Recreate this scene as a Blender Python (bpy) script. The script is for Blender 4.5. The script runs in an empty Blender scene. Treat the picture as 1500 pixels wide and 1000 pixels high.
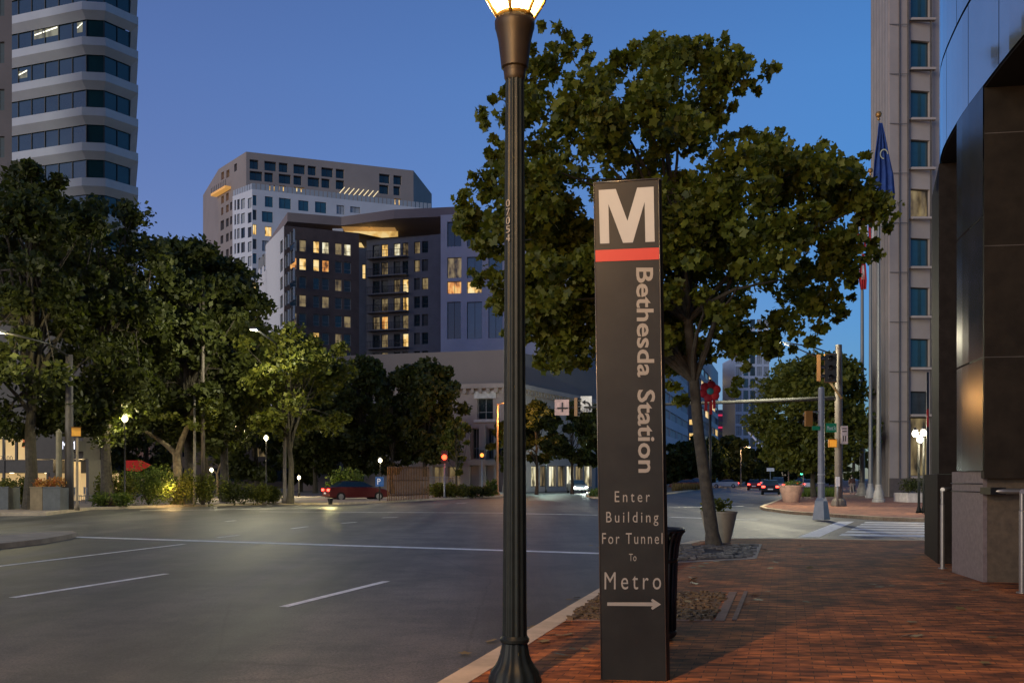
import bpy, math, random
import numpy as np
from mathutils import Vector, Matrix
S = bpy.context.scene
COL = S.collection
R = math.radians
F, CX, HY, EYE = 1400.0, 750.0, 700.0, 1.5

# ---------------- camera ----------------
cam = bpy.data.objects.new('camera', bpy.data.cameras.new('camera'))
COL.objects.link(cam)
cam.location = (0, 0, EYE); cam.rotation_euler = (math.pi/2, 0, 0)
cam.data.sensor_width = 36; cam.data.lens = 33.6; cam.data.shift_y = 200/1500.0
cam.data.clip_start = 0.05; cam.data.clip_end = 3000
S.camera = cam
S.view_settings.view_transform = 'Standard'; S.view_settings.look = 'None'
S.view_settings.exposure = 0.0; S.view_settings.gamma = 1.0
S.cycles.max_bounces = 6; S.cycles.transparent_max_bounces = 12
S.cycles.sample_clamp_indirect = 4.0
S.cycles.use_denoising = True

# ---------------- sky and afterglow ----------------
SUN_EL, SUN_AZ = 6.0, 225.0          # low sun behind the camera, a little to its left
w = bpy.data.worlds.new('World'); S.world = w; w.use_nodes = True
nt = w.node_tree; nn = nt.nodes; ll = nt.links
sky = nn.new('ShaderNodeTexSky'); sky.sky_type = 'NISHITA'; sky.sun_disc = False
sky.sun_elevation = R(SUN_EL); sky.sun_rotation = R(SUN_AZ)
sky.dust_density = 0.0; sky.air_density = 1.0; sky.ozone_density = 4.5
tint = nn.new('ShaderNodeMix'); tint.data_type = 'RGBA'; tint.blend_type = 'MULTIPLY'; tint.inputs[0].default_value = 1
tcw = nn.new('ShaderNodeTexCoord'); sx_ = nn.new('ShaderNodeSeparateXYZ'); ll.new(tcw.outputs['Generated'], sx_.inputs[0])
hz = nn.new('ShaderNodeMapRange'); hz.inputs['From Min'].default_value = 0.0; hz.inputs['From Max'].default_value = .38; ll.new(sx_.outputs['Z'], hz.inputs[0])
ew = nn.new('ShaderNodeMapRange'); ew.inputs['From Min'].default_value = -.5; ew.inputs['From Max'].default_value = .35; ll.new(sx_.outputs['X'], ew.inputs[0])
def cmix(fac, a, b):
    q = nn.new('ShaderNodeMix'); q.data_type = 'RGBA'; ll.new(fac, q.inputs[0])
    for i, v in ((6, a), (7, b)):
        if isinstance(v, tuple): q.inputs[i].default_value = (*v, 1)
        else: ll.new(v, q.inputs[i])
    return q.outputs[2]
lo_ = cmix(ew.outputs[0], (2.9, 1.12, 1.22), (.62, .66, .86)); hi_ = cmix(ew.outputs[0], (3.15, 1.58, 1.70), (1.45, 1.42, 1.55))
ll.new(cmix(hz.outputs[0], lo_, hi_), tint.inputs[7])
ll.new(sky.outputs[0], tint.inputs[6])
ll.new(tint.outputs[2], nn['Background'].inputs[0])
nn['Background'].inputs[1].default_value = 0.138
sl = bpy.data.lights.new('sun', 'SUN'); sl.energy = 1.35; sl.angle = R(30); sl.color = (1.0, 0.97, 0.82)
so = bpy.data.objects.new('sun', sl); COL.objects.link(so)
# direction towards the sun
az = R(SUN_AZ)
so.rotation_euler = Vector((-math.sin(R(45)), -math.cos(R(45)), math.tan(R(9)))).to_track_quat('Z', 'Y').to_euler()

# ---------------- helpers ----------------
def W(px, py, Y): return Vector(((px-CX)/F*Y, Y, EYE+(HY-py)/F*Y))
def G(px, py, h=0.0):
    Y = F*(EYE-h)/(py-HY); return Vector(((px-CX)/F*Y, Y, h))
def Zp(py, Y): return EYE+(HY-py)/F*Y
def Xp(px, Y): return (px-CX)/F*Y
SU = Vector((math.sin(R(16)), math.cos(R(16)), 0)); SV = Vector((math.cos(R(16)), -math.sin(R(16)), 0))
def lin(r, g, b):
    f = lambda c: (c/255/12.92) if c/255 <= .04045 else ((c/255+.055)/1.055)**2.4
    return (f(r), f(g), f(b))

MATS = {}
def mat(name, col, rough=.7, metal=0.0, var=.25, scale=3.0, bump=0.0, bscale=40, emit=None, es=0.0, spec=.5, col2=None):
    if name in MATS: return MATS[name]
    m = bpy.data.materials.new(name); m.use_nodes = True; n = m.node_tree.nodes; l = m.node_tree.links
    p = n['Principled BSDF']; p.inputs['Roughness'].default_value = rough; p.inputs['Metallic'].default_value = metal
    p.inputs['Specular IOR Level'].default_value = spec
    tc = n.new('ShaderNodeTexCoord')
    no = n.new('ShaderNodeTexNoise'); no.inputs['Scale'].default_value = scale; no.inputs['Detail'].default_value = 6
    no.inputs['Roughness'].default_value = .65
    l.new(tc.outputs['Object'], no.inputs['Vector'])
    cr = n.new('ShaderNodeValToRGB'); e = cr.color_ramp.elements
    a = tuple(c*(1-var) for c in col); b = tuple(min(1, c*(1+var)) for c in (col2 or col))
    e[0].position = .32; e[1].position = .68
    e[0].color = (*a, 1); e[1].color = (*b, 1)
    l.new(no.outputs['Fac'], cr.inputs[0]); l.new(cr.outputs[0], p.inputs['Base Color'])
    if bump:
        nb = n.new('ShaderNodeTexNoise'); nb.inputs['Scale'].default_value = bscale; nb.inputs['Detail'].default_value = 4
        l.new(tc.outputs['Object'], nb.inputs['Vector'])
        bp = n.new('ShaderNodeBump'); bp.inputs['Strength'].default_value = bump; bp.inputs['Distance'].default_value = .02
        l.new(nb.outputs['Fac'], bp.inputs['Height']); l.new(bp.outputs[0], p.inputs['Normal'])
    if emit:
        p.inputs['Emission Color'].default_value = (*emit, 1); p.inputs['Emission Strength'].default_value = es
    MATS[name] = m; return m

def lit_pane(name, c1, c2, strength, scale=(1.2, 1.2, .5), dark=.15):
    """a lit room behind glass: blotchy warm emission with darker furniture and curtains"""
    m = bpy.data.materials.new(name); m.use_nodes = True; n = m.node_tree.nodes; l = m.node_tree.links
    p = n['Principled BSDF']; p.inputs['Base Color'].default_value = (.02, .02, .02, 1); p.inputs['Roughness'].default_value = .15
    g = n.new('ShaderNodeNewGeometry')
    mp = n.new('ShaderNodeMapping'); mp.inputs['Scale'].default_value = scale
    l.new(g.outputs['Position'], mp.inputs[0])
    v = n.new('ShaderNodeTexNoise'); v.inputs['Scale'].default_value = 1; v.inputs['Detail'].default_value = 3
    l.new(mp.outputs[0], v.inputs['Vector'])
    cr = n.new('ShaderNodeValToRGB'); e = cr.color_ramp.elements
    e[0].position = .36; e[1].position = .62; e[0].color = (*[c*dark for c in c1], 1); e[1].color = (*c2, 1)
    x = cr.color_ramp.elements.new(.47); x.color = (*c1, 1)
    l.new(v.outputs['Fac'], cr.inputs[0]); l.new(cr.outputs[0], p.inputs['Emission Color'])
    p.inputs['Emission Strength'].default_value = strength
    MATS[name] = m; return m

def glow(name, col, s):
    if name in MATS: return MATS[name]
    m = bpy.data.materials.new(name); m.use_nodes = True; p = m.node_tree.nodes['Principled BSDF']
    p.inputs['Base Color'].default_value = (*[min(1, c*.5) for c in col], 1)
    p.inputs['Emission Color'].default_value = (*col, 1); p.inputs['Emission Strength'].default_value = s
    MATS[name] = m; return m

class MB:
    def __init__(s): s.v = []; s.f = []; s.sm = []
    def add(s, vs, fs, smooth=False):
        o = len(s.v); s.v += [tuple(x) for x in vs]; s.f += [tuple(o+i for i in f) for f in fs]; s.sm += [smooth]*len(fs); return s
    def quad(s, *p): return s.add(p, [tuple(range(len(p)))])
    def box(s, a, b, rz=0, c=None):
        x0, y0, z0 = a; x1, y1, z1 = b
        vs = [(x0,y0,z0),(x1,y0,z0),(x1,y1,z0),(x0,y1,z0),(x0,y0,z1),(x1,y0,z1),(x1,y1,z1),(x0,y1,z1)]
        if rz:
            if c is None: c = ((x0+x1)/2, (y0+y1)/2)
            co, si = math.cos(rz), math.sin(rz)
            vs = [(c[0]+(x-c[0])*co-(y-c[1])*si, c[1]+(x-c[0])*si+(y-c[1])*co, z) for x, y, z in vs]
        return s.add(vs, [(3,2,1,0),(4,5,6,7),(0,1,5,4),(1,2,6,5),(2,3,7,6),(3,0,4,7)])
    def obox(s, o, dx, dy, z0, z1):
        """box from plan origin o along plan vectors dx, dy"""
        a = [Vector((o[0], o[1])), Vector((o[0]+dx[0], o[1]+dx[1])), Vector((o[0]+dx[0]+dy[0], o[1]+dx[1]+dy[1])), Vector((o[0]+dy[0], o[1]+dy[1]))]
        return s.prism(a, z0, z1)
    def prism(s, poly, z0, z1):
        n = len(poly); vs = [(p[0], p[1], z0) for p in poly]+[(p[0], p[1], z1) for p in poly]
        ar = sum(poly[i][0]*poly[(i+1) % n][1]-poly[(i+1) % n][0]*poly[i][1] for i in range(n))
        fs = [tuple(range(n-1, -1, -1)), tuple(range(n, 2*n))]+[(i, (i+1) % n, n+(i+1) % n, n+i) for i in range(n)]
        if ar < 0: fs = [tuple(reversed(f)) for f in fs]
        return s.add(vs, fs)
    def tube(s, path, rad, seg=10, cap=True):
        path = [Vector(p) for p in path]
        if not hasattr(rad, '__len__'): rad = [rad]*len(path)
        o = len(s.v); vs = []; prev = None
        for i, p in enumerate(path):
            d = (path[min(i+1, len(path)-1)]-path[max(i-1, 0)]).normalized()
            if prev is None:
                a = Vector((0, 0, 1)) if abs(d.z) < .9 else Vector((1, 0, 0)); x = d.cross(a).normalized()
            else: x = (prev-d*prev.dot(d)).normalized()
            prev = x; y = d.cross(x)
            for k in range(seg):
                t = 2*math.pi*k/seg; vs.append(p+(x*math.cos(t)+y*math.sin(t))*rad[i])
        fs = [(i*seg+k, i*seg+(k+1) % seg, (i+1)*seg+(k+1) % seg, (i+1)*seg+k) for i in range(len(path)-1) for k in range(seg)]
        s.add(vs, fs, True)
        if cap:
            s.f += [tuple(o+k for k in range(seg-1, -1, -1)), tuple(o+(len(path)-1)*seg+k for k in range(seg))]; s.sm += [False]*2
        return s
    def lathe(s, prof, c=(0, 0), seg=24, flute=0, smooth=True, dx=None):
        """prof: (r, z); flute: (n, depth) makes a fluted section"""
        vs = []
        for j, (r, z) in enumerate(prof):
            for k in range(seg):
                t = 2*math.pi*k/seg
                rr = r*(1-(flute[1]*(0.5+0.5*math.cos(flute[0]*t)) if flute else 0))
                ox = dx(z) if dx else 0
                vs.append((c[0]+rr*math.cos(t)+ox, c[1]+rr*math.sin(t), z))
        n = len(prof)
        fs = [(i*seg+k, i*seg+(k+1) % seg, (i+1)*seg+(k+1) % seg, (i+1)*seg+k) for i in range(n-1) for k in range(seg)]
        o = len(s.v); s.add(vs, fs, smooth)
        s.f += [tuple(o+k for k in range(seg-1, -1, -1)), tuple(o+(n-1)*seg+k for k in range(seg))]; s.sm += [False]*2
        return s
    def build(s, name, m, parent=None, tagd=None):
        me = bpy.data.meshes.new(name)
        off = ORG.get(parent.name, Vector((0, 0, 0))) if parent else Vector((0, 0, 0))
        me.from_pydata([(x-off[0], y-off[1], z-off[2]) for x, y, z in s.v], [], s.f)
        me.polygons.foreach_set('use_smooth', s.sm); me.update()
        if m: me.materials.append(m)
        o = bpy.data.objects.new(name, me); COL.objects.link(o)
        if parent: o.parent = parent; ORG[o.name] = off
        else: ORG[o.name] = Vector((0, 0, 0))
        return o
ORG = {}
def smooth_angle(o):
    try: o.data.set_sharp_from_angle(angle=R(35))
    except Exception: pass
    return o
def tag(o, label, cat, group=None):
    o['label'] = label; o['category'] = cat
    if group: o['group'] = group
    return o
def thing(name, label, cat, loc=(0, 0, 0), group=None, rz=0):
    o = bpy.data.objects.new(name, None); COL.objects.link(o); o.location = loc; o.rotation_euler = (0, 0, rz)
    o.empty_display_size = .3
    ORG[o.name] = Vector(loc); return tag(o, label, cat, group)
def local(name, label, cat, group=None):
    """a thing modelled round the origin, placed afterwards"""
    return thing(name, label, cat, (0, 0, 0), group)
def dup(root, loc, rz=0, label=None, sc=None, group=None):
    r = root.copy(); COL.objects.link(r); r.location = loc; r.rotation_euler = (0, 0, rz)
    if sc: r.scale = (sc if hasattr(sc, '__len__') else (sc,)*3)
    if label: r['label'] = label
    if group: r['group'] = group
    for ch in list(root.children):
        c = ch.copy(); COL.objects.link(c); c.parent = r
        for g in list(ch.children):
            d = g.copy(); COL.objects.link(d); d.parent = c
    return r
def struct(o): o['kind'] = 'structure'; return o
def lamp(name, loc, power, col, r=.1, parent=None):
    l = bpy.data.lights.new(name, 'POINT'); l.energy = power; l.color = col; l.shadow_soft_size = r
    o = bpy.data.objects.new(name, l); COL.objects.link(o)
    if parent:
        o.parent = parent; o.location = Vector(loc)-ORG.get(parent.name, Vector((0, 0, 0)))
    else: o.location = loc
    return o

def text_mesh(txt, space=1.0, bold=0.0):
    cu = bpy.data.curves.new('t', 'FONT'); cu.body = txt; cu.space_character = space; cu.resolution_u = 3; cu.offset = bold
    o = bpy.data.objects.new('t', cu); COL.objects.link(o)
    dg = bpy.context.evaluated_depsgraph_get(); dg.update()
    me = bpy.data.meshes.new_from_object(o.evaluated_get(dg))
    vs = [tuple(v.co) for v in me.vertices]; fs = [tuple(p.vertices) for p in me.polygons]
    bpy.data.objects.remove(o); bpy.data.curves.remove(cu); bpy.data.meshes.remove(me)
    return vs, fs
_cap = None
def cap_h():
    global _cap
    if _cap is None:
        vs, _ = text_mesh('E'); _cap = max(v[1] for v in vs)
    return _cap
def lettering(mb, txt, fn, space=1.0, bold=0.0):
    """fn(u, v): u 0..1 along the line, v 0..1 baseline to cap height -> world point"""
    vs, fs = text_mesh(txt, space, bold); x0 = min(v[0] for v in vs); x1 = max(v[0] for v in vs); h = cap_h()
    mb.add([fn((x-x0)/(x1-x0), y/h) for x, y, z in vs], fs)

# ---------------- materials ----------------
M_stone = mat('pale_stone', (.37, .31, .28), .75, var=.10, scale=.35, bump=.1, bscale=6)
M_dark_metal = mat('dark_green_paint', (.010, .014, .013), .45, 0.0, .3, 8, spec=.2)
M_black = mat('black_metal', (.012, .012, .013), .45, .2, .2)
M_galv = mat('galvanised_steel', (.22, .235, .25), .5, .5, .12, 4)
M_galv_lt = mat('pale_grey_paint', (.42, .42, .41), .55, 0, .1, 3)
M_sig = mat('signal_yellow', (.24, .10, .018), .5, var=.1)
M_lens_off = mat('unlit_lens', (.015, .012, .012), .25)
M_white = mat('white_sheet', (.72, .72, .72), .6, var=.05)
M_green_sign = mat('green_sign', (.01, .22, .10), .5, var=.05)
M_glass = mat('window_glass', (.012, .022, .028), .08, 0, .3, .4, spec=.8)
M_glass_blue = mat('blue_window_glass', (.02, .07, .10), .07, .0, .3, .3, spec=1.0)
M_glass_dim = mat('dim_window_glass', (.05, .055, .062), .2, 0, .5, .25, spec=.5)
M_frame_dk = mat('dark_window_frame', (.02, .02, .022), .5)
M_frame_lt = mat('pale_window_frame', (.25, .25, .26), .5)
M_lit = lit_pane('lit_room_yellow', (.95, .55, .14), (1.0, .78, .38), 1.0)
M_lit2 = lit_pane('lit_room_orange', (.85, .33, .07), (1.0, .62, .20), .9)
M_litw = lit_pane('lit_room_white', (.7, .6, .35), (1.0, .95, .70), 1.0)
M_litd = lit_pane('lit_room_dim', (.16, .11, .05), (.35, .26, .12), .7)
M_blind = mat('pale_blind', (.30, .33, .36), .6, var=.15, scale=1.5)
M_concrete = mat('concrete', (.30, .28, .25), .85, var=.2, scale=1.5, bump=.2, bscale=30)
M_kerb = mat('kerb_granite', (.55, .44, .29), .8, var=.2, scale=2.5, bump=.2, bscale=60)
M_paint = mat('road_paint', (.74, .74, .70), .7, var=.28, scale=5)
M_bark = mat('bark', (.050, .042, .030), .9, var=.45, scale=7, bump=.8, bscale=18)
M_bark_lt = mat('pale_bark', (.22, .17, .10), .9, var=.35, scale=6, bump=.6, bscale=18)

def kinds(k):
    return {'g': M_glass, 'b': M_glass_blue, 'd': M_glass_dim, 'r': mat('teal_panel', (.008, .03, .04), .6), 'y': M_lit, 'o': M_lit2, 'w': M_litw, 'm': M_litd, 'l': M_blind}[k]

def asphalt():
    m = bpy.data.materials.new('asphalt'); m.use_nodes = True; n = m.node_tree.nodes; l = m.node_tree.links
    p = n['Principled BSDF']; g = n.new('ShaderNodeNewGeometry'); p.inputs['Specular IOR Level'].default_value = .35
    def noise(scale, det=5, rough=.6, mp=None):
        t = n.new('ShaderNodeTexNoise'); t.inputs['Scale'].default_value = scale; t.inputs['Detail'].default_value = det; t.inputs['Roughness'].default_value = rough
        if mp:
            q = n.new('ShaderNodeMapping'); q.inputs['Rotation'].default_value = (0, 0, R(16)); q.inputs['Scale'].default_value = mp
            l.new(g.outputs['Position'], q.inputs[0]); l.new(q.outputs[0], t.inputs['Vector'])
        else: l.new(g.outputs['Position'], t.inputs['Vector'])
        return t
    big = noise(1.0, 6, .6, (.55, .035, 1)); fine = noise(38, 4, .85); mid = noise(.5, 8, .8)
    a = n.new('ShaderNodeValToRGB'); a.color_ramp.elements[0].position = .42; a.color_ramp.elements[1].position = .60
    a.color_ramp.elements[0].color = (.050, .053, .055, 1); a.color_ramp.elements[1].color = (.135, .131, .125, 1)
    l.new(big.outputs['Fac'], a.inputs[0])
    b = n.new('ShaderNodeValToRGB'); b.color_ramp.elements[0].position = .35; b.color_ramp.elements[1].position = .7
    b.color_ramp.elements[0].color = (.42, .42, .42, 1); b.color_ramp.elements[1].color = (1.6, 1.56, 1.5, 1)
    l.new(fine.outputs['Fac'], b.inputs[0])
    c = n.new('ShaderNodeValToRGB'); c.color_ramp.elements[0].position = .4; c.color_ramp.elements[1].position = .6
    c.color_ramp.elements[0].color = (.62, .65, .68, 1); c.color_ramp.elements[1].color = (1.22, 1.20, 1.15, 1)
    l.new(mid.outputs['Fac'], c.inputs[0])
    def mul(x, y):
        q = n.new('ShaderNodeMix'); q.data_type = 'RGBA'; q.blend_type = 'MULTIPLY'; q.inputs[0].default_value = 1
        l.new(x, q.inputs[6]); l.new(y, q.inputs[7]); return q.outputs[2]
    col = mul(mul(a.outputs[0], b.outputs[0]), c.outputs[0])
    v = n.new('ShaderNodeTexVoronoi'); v.feature = 'DISTANCE_TO_EDGE'; v.inputs['Scale'].default_value = .22
    wn = noise(1.3, 5, .7); ad = n.new('ShaderNodeMix'); ad.data_type = 'VECTOR'; ad.inputs[0].default_value = .12
    l.new(g.outputs['Position'], ad.inputs[4]); l.new(wn.outputs['Color'], ad.inputs[5]); l.new(ad.outputs[1], v.inputs['Vector'])
    k = n.new('ShaderNodeValToRGB'); k.color_ramp.elements[0].color = (.72, .72, .72, 1); k.color_ramp.elements[0].position = .001; k.color_ramp.elements[1].position = .004
    l.new(v.outputs['Distance'], k.inputs[0])
    l.new(mul(col, k.outputs[0]), p.inputs['Base Color'])
    rr = n.new('ShaderNodeMapRange'); rr.inputs['To Min'].default_value = .42; rr.inputs['To Max'].default_value = .75
    l.new(big.outputs['Fac'], rr.inputs[0]); l.new(rr.outputs[0], p.inputs['Roughness'])
    bp = n.new('ShaderNodeBump'); bp.inputs['Strength'].default_value = .5; bp.inputs['Distance'].default_value = .012
    l.new(fine.outputs['Fac'], bp.inputs['Height']); l.new(bp.outputs[0], p.inputs['Normal'])
    return m
M_asphalt = asphalt()

def brickpave(name, c1, c2, c3, mortar, w_=.205, h_=.10, rot=16, bump=.6):
    m = bpy.data.materials.new(name); m.use_nodes = True; n = m.node_tree.nodes; l = m.node_tree.links
    p = n['Principled BSDF']; g = n.new('ShaderNodeNewGeometry')
    q = n.new('ShaderNodeMapping'); q.inputs['Rotation'].default_value = (0, 0, R(rot)); l.new(g.outputs['Position'], q.inputs[0])
    b = n.new('ShaderNodeTexBrick'); b.inputs['Scale'].default_value = 1; b.inputs['Brick Width'].default_value = w_; b.inputs['Row Height'].default_value = h_
    b.inputs['Mortar Size'].default_value = .0045; b.inputs['Mortar Smooth'].default_value = .3; b.inputs['Bias'].default_value = -.1
    b.inputs['Color1'].default_value = (*c1, 1); b.inputs['Color2'].default_value = (*c2, 1); b.inputs['Mortar'].default_value = (*mortar, 1)
    l.new(q.outputs[0], b.inputs['Vector'])
    t = n.new('ShaderNodeTexNoise'); t.inputs['Scale'].default_value = 1.0; t.inputs['Detail'].default_value = 6; t.inputs['Roughness'].default_value = .7
    l.new(g.outputs['Position'], t.inputs['Vector'])
    cr = n.new('ShaderNodeValToRGB'); cr.color_ramp.elements[0].position = .40; cr.color_ramp.elements[1].position = .60
    cr.color_ramp.elements[0].color = (*c3, 1); cr.color_ramp.elements[1].color = (1.25, 1.15, 1.0, 1)
    l.new(t.outputs['Fac'], cr.inputs[0])
    mx = n.new('ShaderNodeMix'); mx.data_type = 'RGBA'; mx.blend_type = 'MULTIPLY'; mx.inputs[0].default_value = 1
    l.new(b.outputs['Color'], mx.inputs[6]); l.new(cr.outputs[0], mx.inputs[7])
    t2 = n.new('ShaderNodeTexNoise'); t2.inputs['Scale'].default_value = 9; t2.inputs['Detail'].default_value = 3
    q2 = n.new('ShaderNodeMapping'); q2.inputs['Rotation'].default_value = (0, 0, R(rot)); q2.inputs['Scale'].default_value = (.32, 1.1, 1)
    l.new(g.outputs['Position'], q2.inputs[0]); l.new(q2.outputs[0], t2.inputs['Vector'])
    cr2 = n.new('ShaderNodeValToRGB'); cr2.color_ramp.elements[0].position = .36; cr2.color_ramp.elements[1].position = .6
    cr2.color_ramp.elements[0].color = (.36, .38, .45, 1); cr2.color_ramp.elements[1].color = (1.3, 1.25, 1.15, 1)
    l.new(t2.outputs['Fac'], cr2.inputs[0])
    m2 = n.new('ShaderNodeMix'); m2.data_type = 'RGBA'; m2.blend_type = 'MULTIPLY'; m2.inputs[0].default_value = 1
    l.new(mx.outputs[2], m2.inputs[6]); l.new(cr2.outputs[0], m2.inputs[7])
    l.new(m2.outputs[2], p.inputs['Base Color']); p.inputs['Roughness'].default_value = .85; p.inputs['Specular IOR Level'].default_value = .2
    bp = n.new('ShaderNodeBump'); bp.inputs['Strength'].default_value = bump; bp.inputs['Distance'].default_value = .008; bp.invert = True
    l.new(b.outputs['Fac'], bp.inputs['Height'])
    bp2 = n.new('ShaderNodeBump'); bp2.inputs['Strength'].default_value = .5; bp2.inputs['Distance'].default_value = .012
    l.new(t2.outputs['Fac'], bp2.inputs['Height']); l.new(bp.outputs[0], bp2.inputs['Normal'])
    l.new(bp2.outputs[0], p.inputs['Normal'])
    return m
M_brick = brickpave('brick_paving', (.44, .158, .050), (.185, .070, .036), (.42, .42, .46), (.10, .05, .03), bump=.3)
M_brick_far = brickpave('pale_brick_paving', (.36, .19, .14), (.26, .13, .10), (.7, .7, .7), (.12, .10, .09), .205, .10)

def leafmat(name, c1, c2, trans=.35):
    m = bpy.data.materials.new(name); m.use_nodes = True; n = m.node_tree.nodes; l = m.node_tree.links
    p = n['Principled BSDF']; out = n['Material Output']; g = n.new('ShaderNodeNewGeometry')
    cr = n.new('ShaderNodeValToRGB'); cr.color_ramp.elements[0].color = (*c1, 1); cr.color_ramp.elements[1].color = (*c2, 1)
    l.new(g.outputs['Random Per Island'], cr.inputs[0]); l.new(cr.outputs[0], p.inputs['Base Color'])
    p.inputs['Roughness'].default_value = .55; p.inputs['Specular IOR Level'].default_value = .3
    t = n.new('ShaderNodeBsdfTranslucent'); mx = n.new('ShaderNodeMixShader'); mx.inputs[0].default_value = trans
    sc = n.new('ShaderNodeMix'); sc.data_type = 'RGBA'; sc.blend_type = 'MULTIPLY'; sc.inputs[0].default_value = 1; sc.inputs[7].default_value = (1.5, 1.6, .8, 1)
    l.new(cr.outputs[0], sc.inputs[6]); l.new(sc.outputs[2], t.inputs[0])
    l.new(p.outputs[0], mx.inputs[1]); l.new(t.outputs[0], mx.inputs[2]); l.new(mx.outputs[0], out.inputs[0])
    return m
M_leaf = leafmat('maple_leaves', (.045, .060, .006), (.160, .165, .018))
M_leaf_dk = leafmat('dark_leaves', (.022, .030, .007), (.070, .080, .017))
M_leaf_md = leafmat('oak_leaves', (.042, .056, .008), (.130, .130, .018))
M_leaf_lt = leafmat('bright_leaves', (.05, .085, .015), (.13, .16, .03))
M_grass = leafmat('grass_blades', (.05, .09, .02), (.12, .17, .04))
M_flower = leafmat('red_flowers', (.35, .08, .03), (.45, .25, .04), .2)

# ---------------- walls with openings ----------------
def wall_face(mb, p0, p1, z0, z1, holes, depth=.25):
    p0 = Vector(p0); p1 = Vector(p1); L = (p1-p0).length; d = (p1-p0)/L; nrm = Vector((d.y, -d.x))
    P = lambda u, z, k=0: (p0.x+d.x*u-nrm.x*k, p0.y+d.y*u-nrm.y*k, z)
    us = sorted({0.0, L}|{max(0, min(L, h[0])) for h in holes}|{max(0, min(L, h[1])) for h in holes})
    for i in range(len(us)-1):
        a, b = us[i], us[i+1]
        if b-a < 1e-4: continue
        mid = (a+b)/2
        hs = sorted([h for h in holes if h[0] < mid < h[1]], key=lambda h: h[2])
        z = z0
        for h in hs:
            if h[2] > z+1e-4: mb.quad(P(a, z), P(b, z), P(b, h[2]), P(a, h[2]))
            z = max(z, h[3])
        if z1 > z+1e-4: mb.quad(P(a, z), P(b, z), P(b, z1), P(a, z1))
    for h in holes:
        a, b, c, e = h[:4]
        mb.quad(P(a, c), P(b, c), P(b, c, depth), P(a, c, depth)); mb.quad(P(a, e, depth), P(b, e, depth), P(b, e), P(a, e))
        mb.quad(P(a, c, depth), P(a, e, depth), P(a, e), P(a, c)); mb.quad(P(b, c), P(b, e), P(b, e, depth), P(b, c, depth))
_wc = {}
def window_proto(fr, mul_v, mul_h, w_, h_):
    key = (fr.name, mul_v, mul_h, round(w_, 1), round(h_, 1))
    if key not in _wc:
        f = .07; mb = MB()
        w2, h2 = key[3], key[4]
        mb.box((0, -.02, 0), (w2, .05, f)).box((0, -.02, h2-f), (w2, .05, h2)).box((0, -.02, f), (f, .05, h2-f)).box((w2-f, -.02, f), (w2, .05, h2-f))
        for i in range(mul_v): x = w2*(i+1)/(mul_v+1); mb.box((x-.03, -.01, f), (x+.03, .04, h2-f))
        for i in range(mul_h): z = h2*(i+1)/(mul_h+1)*(.7 if mul_h == 1 else 1); mb.box((f, -.008, z-.025), (w2-f, .042, z+.025))
        me = bpy.data.meshes.new('window'); me.from_pydata(mb.v, [], mb.f); me.materials.append(fr)
        pm = {}
        _wc[key] = (me, pm, w2, h2)
    return _wc[key]
def add_window(parent, p0, p1, hole, depth=.25, fr=None, mv=1, mh=0, name='window'):
    p0 = Vector(p0); p1 = Vector(p1); L = (p1-p0).length; d = (p1-p0)/L; nrm = Vector((d.y, -d.x))
    a, b, c, e = hole[:4]; k = hole[4]; w_, h_ = b-a, e-c
    me, pm, w2, h2 = window_proto(fr or M_frame_dk, mv, mh, w_, h_)
    if k not in pm:
        q = bpy.data.meshes.new('pane'); q.from_pydata([(.05, .02, .05), (w2-.05, .02, .05), (w2-.05, .02, h2-.05), (.05, .02, h2-.05)], [], [(0, 1, 2, 3)])
        q.materials.append(kinds(k)); pm[k] = q
    o = bpy.data.objects.new(name, me); COL.objects.link(o); o.parent = parent
    pos = Vector((p0.x+d.x*a-nrm.x*(depth-.06), p0.y+d.y*a-nrm.y*(depth-.06), c))
    o.location = pos-ORG[parent.name]; o.rotation_euler = (0, 0, math.atan2(d.y, d.x))
    o.scale = (w_/w2, 1, h_/h2)
    pn = bpy.data.objects.new('pane', pm[k]); COL.objects.link(pn); pn.parent = o
    return o
def px_hole(p0, p1, x0, y0, x1, y1, k):
    """opening given by where it is seen on the wall p0-p1"""
    p0 = Vector(p0); p1 = Vector(p1); d = p1-p0; L = d.length
    def u(px):
        t = (px-CX)/F
        return (t*p0.y-p0.x)/(d.x-t*d.y)*L
    a, b = sorted((u(x0), u(x1))); Y = p0.y+d.y*((a+b)/2/L)
    return (max(.02, a), min(L-.02, b), Zp(y1, Y), Zp(y0, Y), k)
def building(name, label, poly, z0, z1, faces, m, roofm=None, depth=.25, fr=None, mv=1, mh=0, wallname='wall'):
    """poly: plan, counterclockwise; faces: {edge index: holes}"""
    c = sum((Vector((p[0], p[1])) for p in poly), Vector((0, 0)))/len(poly)
    root = thing(name, label, 'building', (c.x, c.y, z0)); mb = MB(); n = len(poly)
    for i in range(n):
        wall_face(mb, poly[i], poly[(i+1) % n], z0, z1, faces.get(i, []), depth)
    mb.quad(*[(p[0], p[1], z1) for p in poly])
    mb.build(wallname, m, root)
    cp = [Vector((p[0], p[1])) for p in poly]
    for i in range(n):
        for h in faces.get(i, []): add_window(root, poly[i], poly[(i+1) % n], h, depth, fr, mv, mh)
    return root

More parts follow.
